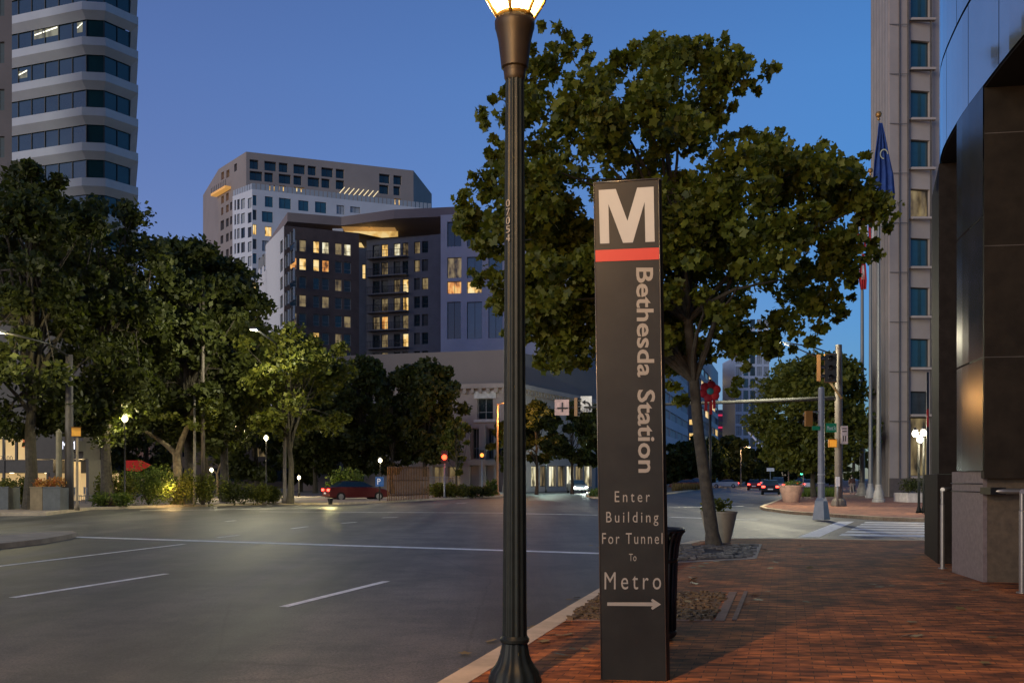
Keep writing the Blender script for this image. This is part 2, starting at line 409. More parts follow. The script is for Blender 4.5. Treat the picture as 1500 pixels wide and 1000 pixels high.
# ---------------- foliage ----------------
def leaf_shape(kind):
    if kind == 'maple':
        pts = []
        for k in range(10):
            t = math.pi*2*k/10+math.pi/2; r = (1.12, .66, .98, .60, .74, .36, .70, .62, 1.0, .64)[k]; pts.append((r*math.cos(t), r*math.sin(t)))
        return np.array(pts)
    if kind == 'oval': return np.array([(0, -1), (.55, -.3), (.5, .4), (0, 1), (-.5, .4), (-.55, -.3)])
    return np.array([(0, -1), (.62, 0), (0, 1), (-.62, 0)])
def leaf_cloud(name, clumps, per, size, m, parent, seed=1, kind='diamond', flat=.0, shell=.55):
    """clumps: (x, y, z, rx, ry, rz) world; leaves are spread through each clump"""
    rng = np.random.default_rng(seed); sh = leaf_shape(kind); k = len(sh)
    C = []; 
    for c in clumps:
        n = max(3, int(per*(c[6] if len(c) > 6 else 1)))
        d = rng.normal(size=(n, 3)); d /= np.linalg.norm(d, axis=1)[:, None]
        r = rng.random(n)**shell
        C.append(np.array(c[:3])+d*r[:, None]*np.array(c[3:6]))
    C = np.concatenate(C); n = len(C)
    nr = rng.normal(size=(n, 3)); nr[:, 2] += flat; nr /= np.linalg.norm(nr, axis=1)[:, None]
    a = rng.normal(size=(n, 3)); x = np.cross(nr, a); x /= np.linalg.norm(x, axis=1)[:, None]; y = np.cross(nr, x)
    s = size*(.5+.95*rng.random(n)**1.5)
    V = C[:, None, :]+(x[:, None, :]*sh[None, :, 0, None]+y[:, None, :]*sh[None, :, 1, None])*s[:, None, None]*.5
    # slight droop at the tips
    V = V.reshape(-1, 3)
    off = ORG.get(parent.name, Vector((0, 0, 0))) if parent else Vector((0, 0, 0))
    V -= np.array(off)
    me = bpy.data.meshes.new(name); me.vertices.add(n*k); me.vertices.foreach_set('co', V.astype(np.float32).ravel())
    me.loops.add(n*k); me.loops.foreach_set('vertex_index', np.arange(n*k, dtype=np.int32))
    me.polygons.add(n); me.polygons.foreach_set('loop_start', np.arange(0, n*k, k, dtype=np.int32))
    me.update(calc_edges=True); me.materials.append(m)
    o = bpy.data.objects.new(name, me); COL.objects.link(o)
    if parent: o.parent = parent; ORG[o.name] = off
    return o
def branchy(root, base, top, r0, tips, m, seed=0, nm='trunk', fork=.35):
    rnd = random.Random(seed); mb = MB(); base = Vector(base); top = Vector(top); n = 7; path = []; rad = []
    for i in range(n+1):
        t = i/n; p = base.lerp(top, t)+Vector((rnd.uniform(-1, 1), rnd.uniform(-1, 1), 0))*r0*.5*(t > 0)*(1 if t < 1 else 0)
        path.append(p); rad.append(r0*(1.35 if i == 0 else 1)*(1-.72*t))
    mb.tube(path, rad, 10)
    for tp in tips:
        tp = Vector(tp); t = rnd.uniform(fork, .95); s = base.lerp(top, t); ln = (tp-s).length
        mid = s.lerp(tp, .5)+Vector((rnd.uniform(-.1, .1), rnd.uniform(-.1, .1), rnd.uniform(.0, .16)))*ln
        r = r0*.5*(1-.5*t)
        mb.tube([s, s.lerp(mid, .5)+Vector((0, 0, .03*ln)), mid, mid.lerp(tp, .6), tp], [r, r*.75, r*.5, r*.3, r*.12], 6)
    return smooth_angle(mb.build(nm, m, root))
def tree(label, base, h, rad, seed, m=None, group=None, name='shade_tree', n_cl=46, per=230, size=.30, bark=None, clear=.3, lean=(0, 0), r0=None, sq=1.0):
    m = m or M_leaf_dk; rnd = random.Random(seed); base = Vector(base)
    root = thing(name, label, 'tree', base, group)
    cz = base.z+h*(clear+(1-clear)*.5); hz = h*(1-clear)*.5; cl = []; cx, cy = base.x+lean[0], base.y+lean[1]
    for i in range(n_cl):
        a = rnd.uniform(0, 2*math.pi); v = rnd.uniform(-.95, 1); rr = math.sqrt(max(0.02, 1-abs(v)**2.4))*rnd.uniform(.35, .98)
        q = rad*rnd.uniform(.13, .30)
        cl.append((cx+math.cos(a)*rr*(rad-q*.6), cy+math.sin(a)*rr*(rad-q*.6)*sq, cz+v*(hz-q*.4), q, q, q*.72))
    leaf_cloud('crown', cl, per, size, m, root, seed, 'diamond', .4)
    tips = [c[:3] for c in cl if rnd.random() < .6]
    branchy(root, base, (cx, cy, base.z+h*.78), r0 or max(.12, h*.018), tips, bark or M_bark, seed)
    return root
def shrub(label, c, r, seed, m=None, group=None, per=1500, size=.10, name='shrub', blades=False):
    m = m or M_leaf_md; root = thing(name, label, 'shrub', (c[0], c[1], c[2] if len(c) > 2 else 0), group); rnd = random.Random(seed)
    z = c[2] if len(c) > 2 else 0; cl = []
    for i in range(16):
        a = rnd.uniform(0, 6.28); q = rnd.uniform(.2, .8)
        cl.append((c[0]+math.cos(a)*q*r[0], c[1]+math.sin(a)*q*r[1], z+r[2]*(.45+rnd.uniform(-.2, .25)*(1-q)), r[0]*.36, r[1]*.4, r[2]*.46))
    leaf_cloud('foliage', cl, per/16, size, m, root, seed, 'oval', .3)
    mb = MB()
    for i in range(9):
        a = rnd.uniform(0, 6.28); mb.tube([(c[0], c[1], z), (c[0]+math.cos(a)*r[0]*.3, c[1]+math.sin(a)*r[1]*.3, z+r[2]*.4), (c[0]+math.cos(a)*r[0]*.55, c[1]+math.sin(a)*r[1]*.55, z+r[2]*.7)], [.02, .015, .006], 5)
    mb.build('stem', M_bark, root)
    return root
# ================= GROUND =================
RD = -0.13                                   # road surface; the pavements are at 0
mb = MB(); mb.quad((-900, -60, RD), (900, -60, RD), (900, 2200, RD), (-900, 2200, RD)); struct(mb.build('road', M_asphalt))

def offset_line(pts, d):
    out = []
    for i, p in enumerate(pts):
        a = Vector(pts[max(0, i-1)][:2]); b = Vector(pts[min(len(pts)-1, i+1)][:2]); t = (b-a).normalized()
        out.append((p[0]+t.y*d, p[1]-t.x*d))
    return out
def kerb_and_paving(nm, line, rest, m, width=.22, seg=2.2, kn='kerb'):
    """line: kerb edge with the paving on its right-hand side; rest: plan points closing the paving"""
    inner = offset_line(line, width); mb = MB()
    mb.prism([tuple(p) for p in inner]+[tuple(p[:2]) for p in rest], RD-.05, 0); struct(mb.build(nm, m))
    kb = MB()
    for i in range(len(line)-1):
        a, b = Vector(line[i][:2]), Vector(line[i+1][:2]); c, d = Vector(inner[i]), Vector(inner[i+1])
        n = max(1, min(40, int((b-a).length/seg)))
        for k in range(n):
            t0, t1 = k/n, (k+1)/n-.008/max(.02, (b-a).length)
            q = [a.lerp(b, t0), c.lerp(d, t0), c.lerp(d, t1), a.lerp(b, t1)]
            kb.prism([tuple(x) for x in q], RD-.05, .004)
    return struct(kb.build(kn, M_kerb))
near_line = [(-4.8, -8), (-.55, 7.0), (1.76, 15.0), (3.15, 19.8), (3.55, 21.2), (4.3, 22.9), (5.35, 23.9), (6.6, 23.9), (8.6, 23.5), (11.2, 23.0), (16, 21.8), (40, 15)]
kerb_and_paving('pavement', near_line, [(40, -8)], M_brick)
far_line = [G(1900, 772), G(1500, 763), G(1372, 759.5), G(1300, 757), G(1247, 753.5), G(1164, 748.5), G(1125, 743.5), G(1119, 741), G(1131, 736.5), G(1147, 730), G(1158, 722), G(1158, 712), G(1153, 704)]
kerb_and_paving('corner_pavement', list(reversed([tuple(p[:2]) for p in far_line])), [(350, 40), (350, 300)][::1], M_brick_far) if False else None
fl = [tuple(p[:2]) for p in far_line]
def kerb_left(nm, line, rest, m, kn='kerb'):
    """as kerb_and_paving with the paving on the left-hand side of the line"""
    return kerb_and_paving(nm, list(reversed(line)), rest, m, kn=kn)
kerb_and_paving('corner_pavement', list(reversed(fl)), [(fl[0][0]+60, fl[0][1]), (500, 525)], M_brick_far)
plaza_line = [G(-700, 757), G(-100, 752), G(0, 751), G(67, 750.5), G(131, 743), G(280, 738.5), G(400, 736), G(496, 736), G(608, 731), G(736, 725), G(775, 718), G(800, 712), G(835, 704)]
pl = [tuple(p[:2]) for p in plaza_line]
kerb_and_paving('plaza_pavement', list(reversed(pl)), [(-260, 45), (-260, 525)], mat('plaza_concrete', (.30, .24, .19), .85, var=.2, scale=.6, bump=.2, bscale=20))
isl = [tuple(G(*p)[:2]) for p in [(850, 704), (860, 712), (858, 724), (868, 727.5), (905, 728), (985, 721), (1060, 711), (1112, 703.8)]]
kerb_and_paving('island_pavement', list(reversed(isl)), [], mat('island_soil', (.22, .15, .09), .9, var=.3, scale=.8))
med = [tuple(G(*p)[:2]) for p in [(-260, 822), (-60, 801), (0, 795.5), (60, 789), (100, 782.5), (112, 779.5), (106, 777), (70, 777.5), (0, 783), (-100, 788), (-260, 796)]]
mb = MB(); mb.prism(med, RD-.04, 0); struct(mb.build('median', mat('median_paving', (.34, .26, .17), .85, var=.3, scale=2, bump=.3, bscale=20)))

# road markings
mk = MB()
def stripe(pts, w_, h=RD+.004):
    a, b = [Vector(G(p[0], p[1], RD)[:2]) for p in pts]; t = (b-a).normalized(); n = Vector((-t.y, t.x))*w_/2
    q = [a-n, b-n, b+n, a+n]; mk.quad(*[(x.x, x.y, h) for x in q])
stripe([(104, 786), (1000, 814)], .36)
stripe([(0-260, 860), (270, 796.5)], .13); stripe([(318, 787), (350, 783.5)], .13)
stripe([(18, 875), (244, 840)], .13); stripe([(415, 888.5), (566, 851)], .13)
stripe([(-420, 946), (-190, 908)], .13)
for a, b in [((427, 774), (450, 771)), ((330, 763.5), (345, 762)), ((560, 758), (583, 757)), ((668, 737), (684, 736)), ((500, 766), (522, 764.5))]: stripe([a, b], .16)
stripe([(205, 747.5), (470, 744)], .30); stripe([(380, 749), (745, 751)], .22); stripe([(770, 752), (875, 754)], .3); stripe([(982, 757), (1110, 761)], .35)
stripe([(982, 743), (1090, 741)], .3)
Q0, Q1 = Vector(G(1184, 786.5, RD)), Vector(G(1240, 763.5, RD)); cd = (Q1-Q0)
n = Vector((.30, 0, 0)); mk.quad(*[(p.x, p.y, RD+.004) for p in (Q0-n, Q0+n, Q1+n, Q1-n)])
for t in (.12, .28, .44, .60, .76, .92):
    a = Q0+cd*t+Vector((.75, 0, 0)); b = a+Vector((SV.x, SV.y, 0))*7.5; wv = cd.normalized()*.50
    mk.quad(*[(p.x, p.y, RD+.004) for p in (a-wv, b-wv, b+wv, a+wv)])
struct(mk.build('road_marking', M_paint))
# mulch bed beside the kerb, with its loose stones
soil = mat('mulch_soil', (.14, .085, .04), .95, var=.55, scale=9, bump=1.0, bscale=25)
bed = [tuple(G(*p)[:2]) for p in [(829, 908), (880, 868), (1064, 867), (1043, 909)]]
mb = MB(); mb.prism(bed, -.02, .006); struct(mb.build('planting_soil', soil))
rng = random.Random(4); mb = MB()
A, B_, C_, D_ = [Vector(p) for p in bed]
for i in range(900):
    u, v = rng.random(), rng.random(); p = A.lerp(D_, u).lerp(B_.lerp(C_, u), v); s = rng.uniform(.012, .04)
    a = rng.uniform(0, 6.28); mb.obox((p.x, p.y), (math.cos(a)*s*1.6, math.sin(a)*s*1.6), (-math.sin(a)*s, math.cos(a)*s), .006, .006+s*rng.uniform(.3, .8))
o = mb.build('mulch', mat('wood_chips', (.11, .07, .035), .95, var=.6, scale=14)); o['kind'] = 'stuff'; o['label'] = 'loose brown wood chips in the bed by the kerb'
mb = MB()
for (a, b, w_) in (((1068, 867), (1047, 909), .10), ((1090, 866), (1072, 908), .05), ((829, 908.5), (1043, 909.5), .08)):
    p, q = Vector(G(*a)[:2]), Vector(G(*b)[:2]); t = (q-p).normalized()*1; nn_ = Vector((-t.y, t.x))*w_
    mb.prism([tuple(p), tuple(q), tuple(q+nn_), tuple(p+nn_)], -.02, .009)
struct(mb.build('bed_border', mat('worn_granite_border', (.17, .10, .07), .85, var=.3, scale=5)))
# tree pit with rough granite setts
pit = [tuple(G(*p)[:2]) for p in [(980, 822), (996, 799), (1113, 797.5), (1106, 816)]]
mb = MB(); mb.prism(pit, -.02, .005); struct(mb.build('tree_pit', mat('dark_soil', (.035, .030, .025), .95, var=.4, scale=6, bump=1, bscale=30)))
mb = MB(); A, B_, C_, D_ = [Vector(p) for p in pit]
for r_ in range(9):
    for k in range(20):
        u, v = (k+.5+(r_ % 2)*.5)/21, (r_+.5)/9
        if rng.random() < .2 or abs(v-.45) < .12 and abs(u-.43) < .12: continue
        p = A.lerp(D_, u).lerp(B_.lerp(C_, u), v); s = .075*rng.uniform(.8, 1.1); a = rng.uniform(-.35, .35)
        mb.obox((p.x-s, p.y-s), (math.cos(a)*s*1.7, math.sin(a)*s*1.7), (-math.sin(a)*s*2.0, math.cos(a)*s*2.0), .005, .035+rng.uniform(-.02, .025))
struct(mb.build('pit_setts', mat('granite_setts', (.10, .095, .09), .8, var=.4, scale=6, bump=.5, bscale=30)))
mb = MB()
for (a, b, w_) in (((975, 825), (1106, 818.5), .18), ((1108, 818), (1116, 797), .18)):
    p, q = Vector(G(*a)[:2]), Vector(G(*b)[:2]); t = (q-p).normalized(); nn_ = Vector((-t.y, t.x))*w_
    mb.prism([tuple(p), tuple(q), tuple(q+nn_), tuple(p+nn_)], -.02, .010)
struct(mb.build('pit_border', mat('granite_border', (.20, .16, .14), .8, var=.25, scale=4)))

# ================= STREET LAMP (foreground) =================
LX, LY = .02, 7.07; PXM = F/LY
def z_of(py): return Zp(py, LY)
def lantern(root, x, y, zs, lit=True, pwr=0):
    """acorn lantern on the collar at height zs"""
    mb = MB(); prof = [(.080, zs-.36), (.086, zs-.335), (.100, zs-.325), (.108, zs-.25), (.124, zs-.12), (.140, zs-.05), (.150, zs-.02), (.150, zs+.01), (.140, zs+.03), (.10, zs+.04)]
    mb.lathe(prof, (x, y), 32, flute=(16, .035)); smooth_angle(mb.build('fitter', M_lampbrown, root))
    g = [(.132, zs+.04), (.168, zs+.10), (.222, zs+.19), (.250, zs+.31), (.254, zs+.42), (.218, zs+.53), (.21, zs+.56)]
    cage = MB()
    for k in range(6):
        a = 2*math.pi*k/6+.30
        cage.tube([(x+(r+.006)*math.cos(a), y+(r+.006)*math.sin(a), z) for r, z in g], .013, 6)
    for zz, rr in ((zs+.56, .21), (zs+.05, .13)):
        cage.lathe([(rr, zz-.015), (rr+.012, zz), (rr, zz+.015), (rr-.01, zz)], (x, y), 24)
    cage.build('cage', M_brass, root)
    gl = MB(); gl.lathe(g, (x, y), 32); gb = gl.build('globe', M_globe, root); gb.visible_shadow = True
    r = MB(); r.lathe([(.21, zs+.57), (.225, zs+.60), (.20, zs+.66), (.13, zs+.76), (.06, zs+.83), (.03, zs+.86), (.035, zs+.90), (.01, zs+.95)], (x, y), 28)
    smooth_angle(r.build('roof_cap', M_dark_metal, root))
    b = MB(); b.lathe([(.03, zs+.05), (.075, zs+.055), (.085, zs+.065), (.06, zs+.085), (.02, zs+.095)], (x, y), 20)
    b.build('lamp_holder', glow('hot_reflector', (1.0, .75, .35), 3.0), root)
    c = MB()
    for a in (.12, .62, math.pi-.35, math.pi+.12):
        c.tube([(x+(q-.035)*math.cos(a), y+(q-.035)*math.sin(a), z) for q, z in g[:-1]], .014, 6)
    c.build('prism_lens', glow('hot_lens', (1.0, .72, .30), 5.5), root)
M_lampbrown = mat('lamp_fitter_paint', (.020, .013, .005), .5, .2, .2, 9, spec=.4)
M_brass = mat('lamp_cage', (.45, .27, .05), .4, .3, .15)
def globe_mat():
    m = bpy.data.materials.new('lamp_globe'); m.use_nodes = True; n = m.node_tree.nodes; l = m.node_tree.links; out = n['Material Output']
    t = n.new('ShaderNodeBsdfTransparent'); t.inputs[0].default_value = (.9, .88, .82, 1)
    e = n.new('ShaderNodeEmission'); e.inputs[0].default_value = (1, .78, .42, 1); e.inputs[1].default_value = 1.0
    p = n['Principled BSDF']; p.inputs['Roughness'].default_value = .1; p.inputs['Base Color'].default_value = (.5, .5, .45, 1)
    lw = n.new('ShaderNodeLayerWeight'); lw.inputs[0].default_value = .35
    a = n.new('ShaderNodeMixShader'); a.inputs[0].default_value = .06; l.new(t.outputs[0], a.inputs[1]); l.new(e.outputs[0], a.inputs[2])
    b = n.new('ShaderNodeMixShader'); l.new(lw.outputs['Fresnel'], b.inputs[0]); l.new(a.outputs[0], b.inputs[1]); l.new(p.outputs[0], b.inputs[2])
    l.new(b.outputs[0], out.inputs[0]); return m
M_globe = globe_mat()
def washington_lamp(label, x, y, group, power, col, number=None, zs=4.855):
    root = thing('street_lamp', label, 'street lamp', (x, y, 0), group)
    b = MB()
    b.lathe([(.20, 0), (.20, .03), (.188, .05), (.185, .07), (.15, .115), (.130, .15), (.112, .20), (.10, .265), (.096, .29)], (x, y), 96, flute=(12, .07))
    smooth_angle(b.build('base', M_dark_metal, root))
    c = MB(); c.lathe([(.098, .285), (.108, .295), (.11, .315), (.098, .33), (.092, .34)], (x, y), 40); smooth_angle(c.build('base_ring', M_dark_metal, root))
    s = MB(); s.lathe([(.094, .335), (.091, .5), (.082, 2.2), (.075, 3.8), (.070, zs-.40)], (x, y), 108, flute=(12, .10)); smooth_angle(s.build('shaft', M_dark_metal, root))
    k = MB(); k.lathe([(.068, zs-.42), (.078, zs-.40), (.078, zs-.385), (.082, zs-.36)], (x, y), 32); smooth_angle(k.build('neck', M_lampbrown, root))
    lantern(root, x, y, zs)
    if number:
        t = MB(); r = .079
        for i, ch in enumerate(number):
            zt = Zp(296, y)-i*.0640
            def fn(u, v, zt=zt):
                ang = math.radians(-128)+(u-.5)*.46*1.0
                rr = r+.0035
                return (x+rr*math.cos(ang), y+rr*math.sin(ang), zt-.052+v*.052)
            lettering(t, ch, fn)
        t.build('number', mat('number_white', (.22, .21, .19), .6), root)
    lamp('lamp_light', (x, y, zs+.33), power, col, .09, root)
    return root
washington_lamp('dark green fluted street lamp with lit acorn lantern beside the brown station pylon', LX, LY, 'fluted street lamps along the kerb', 190, (1.0, .72, .36), '07054')
# an assumed next lamp of the row, outside the frame on the kerb; it throws the pylon's shadow
assumed_lamp = washington_lamp('assumed fluted street lamp on the kerb outside the frame to the left', -1.62, 2.75, 'fluted street lamps along the kerb', 2200, (1.0, .58, .25))

# ================= STATION PYLON =================
fa_t, fb_t = W(870, 268, 7.12), W(964.5, 262, 7.07); fa_b, fb_b = W(881, 995.5, 7.12), W(976, 997, 7.07); fa_b.z = fb_b.z = 0
def face_pt(px, py, k=.004):
    """point of the front face seen at px, py of the photograph"""
    v = (py-265)/(996-265); a = fa_t.lerp(fa_b, v); b = fb_t.lerp(fb_b, v); ax, bx = CX+a.x/a.y*F, CX+b.x/b.y*F
    t = (px-ax)/(bx-ax); Y = a.y+(b.y-a.y)*t-k
    return W(px, py, Y)
py_root = thing('station_pylon', 'tall dark brown transit pylon with a white M, red stripe and Bethesda Station lettering', 'sign pylon', (.92, 7.25, 0))
dp = Vector((.03, .34, 0))
ch_t, ch_b = fb_t+Vector((.028, .03, 0)), fb_b+Vector((.034, .035, 0))
def pylon_mat():
    m = mat('pylon_enamel', (.0135, .0145, .0125), .42, .0, .35, 2.5, spec=.35, bump=.03, bscale=5); return m
mb = MB(); lo = [fa_b, fb_b, ch_b, fb_b+dp+Vector((.034, 0, 0)), fa_b+dp]; hi = [fa_t, fb_t, ch_t, fb_t+dp+Vector((.028, 0, 0)), fa_t+dp]; k5 = 5
mb.add(lo+hi, [(4, 3, 2, 1, 0), (5, 6, 7, 8, 9)]+[(i, (i+1) % 5, 5+(i+1) % 5, 5+i) for i in range(5)])
mb.build('casing', pylon_mat(), py_root)
# thin metal trim round the top and down the near edge
mb = MB()
for a, b in ((fa_t, fb_t), (fb_t, ch_t)): mb.tube([a+Vector((0, -.003, .0)), b+Vector((0, -.003, .0))], .006, 6)
mb.tube([fa_t+Vector((-.001, -.003, 0)), fa_b+Vector((-.001, -.003, 0))], .004, 6); mb.tube([fb_t+Vector((0, -.002, 0)), fb_b+Vector((0, -.002, 0))], .004, 6)
mb.build('edge_trim', mat('pylon_trim', (.16, .15, .13), .3, .6), py_root)
def corner(x0, yl0, x1, yr0, x0b, yl1, x1b, yr1):
    """unit square -> four corners of a patch on the face"""
    def fn(u, v):
        top = (x0+(x1-x0)*u, yl0+(yr0-yl0)*u); bot = (x0b+(x1b-x0b)*u, yl1+(yr1-yl1)*u)
        return face_pt(bot[0]+(top[0]-bot[0])*v, bot[1]+(top[1]-bot[1])*v)
    return fn
M_letter = mat('pylon_lettering', (.23, .22, .20), .6, var=.06)
fn = corner(877, 278.5, 957.5, 273.5, 879, 357, 959, 354)
M_ = [(0, 0), (0, 1), (.31, 1), (.51, .40), (.70, 1), (1, 1), (1, 0), (.83, 0), (.83, .73), (.60, 0), (.42, 0), (.17, .73), (.17, 0)]
mb = MB(); q = [fn(u, v) for u, v in M_]
mb.add(q, [(0, 12, 11, 1), (1, 11, 10, 2), (2, 10, 9, 3), (3, 9, 8, 4), (4, 8, 5), (5, 8, 7, 6)]); mb.build('emblem_letter', mat('emblem_white', (.34, .355, .36), .6, var=.05), py_root)
fn = corner(871.3, 366.5, 966, 362.5, 871.6, 383.5, 966.3, 379.8); mb = MB(); mb.quad(*[fn(*c) for c in ((0, 0), (1, 0), (1, 1), (0, 1))]); mb.build('red_stripe', mat('red_stripe_enamel', (.42, .03, .02), .5, var=.05), py_root)
def down_text(txt, y0, y1, xb0, xb1, cap):
    mb = MB()
    def fn(u, v): y = y0+(y1-y0)*u; return face_pt(xb0+(xb1-xb0)*u+v*cap, y)
    lettering(mb, txt, fn, 1.0, .018); return mb
mb = down_text('Bethesda', 392, 552, 932.5, 934.5, 23.5); mb2 = down_text('Station', 570.5, 692, 934.5, 936, 24)
mb.build('station_name', M_letter, py_root); mb2.build('station_name', M_letter, py_root)
mb = MB()
def line(txt, x0, y0, x1, y1, sp):
    lettering(mb, txt, lambda u, v: face_pt(x0+(x1-x0)*u, y1+(y0-y1)*v), sp)
line('Enter', 900.5, 719, 952, 734.8, 1.45); line('Building', 888, 749.2, 964.5, 764.6, 1.4); line('For Tunnel', 882, 780.2, 970.5, 796, 1.3)
line('To', 921.3, 810.5, 932.3, 821.2, 1.0); line('Metro', 885.5, 837.5, 968.5, 862.5, 1.4)
mb.build('direction_text', M_letter, py_root)
mb = MB(); P_ = lambda x, y: face_pt(x, y)
mb.quad(P_(889.5, 886.6), P_(959, 887.2), P_(959, 881.6), P_(889.5, 881.6)); mb.quad(P_(968.3, 884.6), P_(955.5, 876.3), P_(953.5, 879), P_(959, 884.4)); mb.quad(P_(968.3, 884.6), P_(959, 884.4), P_(953.5, 889.8), P_(955.8, 892.6))
mb.build('arrow', M_letter, py_root)

# ================= LITTER BIN =================
bx, by = 1.275, 8.95
root = thing('litter_bin', 'black slatted metal litter bin standing behind the brown pylon', 'litter bin', (bx, by, 0))
mb = MB(); n = 28
for k in range(n):
    a = 2*math.pi*k/n; ca, sa = math.cos(a), math.sin(a)
    path = [(bx+r*ca, by+r*sa, z) for r, z in ((.245, .07), (.25, .40), (.262, .75), (.275, .88), (.30, .97), (.335, 1.02))]
    mb.tube(path, .017, 5)
mb.build('slats', M_black, root)
mb = MB(); mb.lathe([(.335, 1.0), (.345, 1.015), (.335, 1.035), (.30, 1.03), (.30, 1.015)], (bx, by), 40); mb.build('rim', M_black, root)
mb = MB(); mb.lathe([(.20, 0), (.24, .02), (.265, .05), (.262, .09), (.24, .10)], (bx, by), 40); mb.build('foot', M_black, root)
mb = MB(); mb.lathe([(.262, .72), (.275, .725), (.277, .755), (.268, .76)], (bx, by), 40); mb.build('band', M_black, root)
mb = MB(); mb.lathe([(.215, .08), (.225, .5), (.24, .93), (.23, .93), (.21, .5), (.2, .1)], (bx, by), 32); mb.build('liner', mat('bin_liner', (.008, .008, .008), .7), root)

# ================= MAPLE BY THE KERB =================
TY = 21.0; tb = W(1045, 800, TY); tb.z = 0
mroot = thing('maple_tree', 'large leafy maple growing from the cobbled pit behind the pylon', 'tree', tb)
outline = [(797, 50), (822, 62), (842, 66), (868, 100), (888, 114), (905, 82), (928, 72), (968, 68), (1013, 66), (1070, 76), (1100, 100), (1133, 112), (1112, 126), (1085, 132), (1081, 155), (1053, 182), (1062, 196), (1081, 189), (1110, 200), (1150, 203), (1175, 222), (1207, 231), (1235, 240), (1258, 236), (1268, 268), (1290, 300), (1304, 328), (1290, 350), (1281, 374), (1262, 395), (1252, 402), (1248, 430), (1241, 454), (1215, 474), (1201, 481), (1175, 505), (1161, 516), (1130, 520), (1100, 530), (1085, 560), (1062, 590), (1030, 598), (995, 580), (965, 560), (900, 520), (862, 530), (836, 543), (802, 541), (774, 505), (745, 484), (732, 478), (717, 430), (694, 408), (711, 374), (680, 352), (667, 330), (668, 300), (675, 280), (700, 262), (722, 225), (735, 205), (712, 185), (704, 160), (712, 146), (745, 146), (765, 130), (770, 90), (785, 60)]
holes_ = [(868, 300, 14), (1040, 235, 16), (1015, 205, 13), (1160, 420, 12), (1095, 300, 10), (1180, 330, 9), (815, 150, 9), (770, 250, 10), (1040, 480, 9), (1110, 455, 8), (905, 140, 5), (1000, 150, 4), (722, 300, 6), (762, 190, 6), (850, 112, 5), (1150, 345, 4), (930, 210, 4), (1041, 576, 20)]
def inside(x, y, poly):
    c = False; n = len(poly)
    for i in range(n):
        x1, y1 = poly[i]; x2, y2 = poly[(i+1) % n]
        if (y1 > y) != (y2 > y) and x < (x2-x1)*(y-y1)/(y2-y1)+x1: c = not c
    return c
def edge_d(x, y, poly):
    best = 1e9; n = len(poly)
    for i in range(n):
        x1, y1 = poly[i]; x2, y2 = poly[(i+1) % n]; dx, dy = x2-x1, y2-y1; t = max(0, min(1, ((x-x1)*dx+(y-y1)*dy)/(dx*dx+dy*dy)))
        best = min(best, math.hypot(x-x1-dx*t, y-y1-dy*t))
    return best
rnd = random.Random(11); cl = []; tries = 0
while len(cl) < 400 and tries < 30000:
    tries += 1; x, y = rnd.uniform(664, 1306), rnd.uniform(48, 600)
    if not inside(x, y, outline): continue
    d = edge_d(x, y, outline)
    r = min(rnd.uniform(14, 40), d+4)
    if r < 8 or d < r*.55: continue
    if any(math.hypot(x-a, y-b) < c+r*(1.15 if b == 576 else .8) for a, b, c in holes_): continue
    th = min(3.3, d/66*2.0); dy = rnd.uniform(-1, 1)*th
    p = W(x, y, TY); rr = r/F*TY
    cl.append((p.x, TY+dy, p.z, rr*1.05, rr*1.3, rr*.8, (r/30)**2.0))
# leaf sprays on the very outline
n = len(outline)
for i in range(n):
    x1, y1 = outline[i]; x2, y2 = outline[(i+1) % n]; L = math.hypot(x2-x1, y2-y1)
    for k in range(max(1, int(L/13))):
        t = rnd.random(); x = x1+(x2-x1)*t+rnd.uniform(-4, 4); y = y1+(y2-y1)*t+rnd.uniform(-4, 4)
        if math.hypot(x-1041, y-576) < 32: continue
        p = W(x, y, TY); q = rnd.uniform(6, 12)/F*TY
        cl.append((p.x, TY+rnd.uniform(-.5, .5), p.z, q, q*1.6, q*.8, .14))
leaf_cloud('crown', cl, 215, .175, M_leaf, mroot, 5, 'maple', .35)
tips = []
big = sorted(cl, key=lambda c: -c[3])[:400]; rnd.shuffle(big)
for c in big[:52]: tips.append((c[0], c[1], c[2]))
mb = MB(); pts = [W(1046, 804, TY), W(1043, 780, TY), W(1034, 710, TY), W(1024, 640, TY), W(1017, 560, TY), W(1008, 470, TY), W(1000, 380, TY), W(985, 300, TY), W(975, 200, TY), W(965, 120, TY)]
pts[0].z = -.01
mb.tube(pts, [.20, .150, .132, .122, .112, .10, .085, .065, .045, .02], 14)
for tp in tips:
    tp = Vector(tp); k = rnd.choice([4, 5, 5, 6, 6, 7]); s = pts[k]; 
    while s.z > tp.z-.1 and k > 3: k -= 1; s = pts[k]
    ln = (tp-s).length; mid = s.lerp(tp, .45)+Vector((0, 0, .10*ln)); r = {3: .06, 4: .07, 5: .06, 6: .05, 7: .04}[k]
    mb.tube([s, s.lerp(mid, .5)+Vector((rnd.uniform(-.06, .06), 0, .03*ln)), mid, mid.lerp(tp, .55)+Vector((rnd.uniform(-.1, .1), 0, 0)), tp], [r, r*.8, r*.6, r*.35, .008], 7)
smooth_angle(mb.build('trunk', M_bark, mroot))

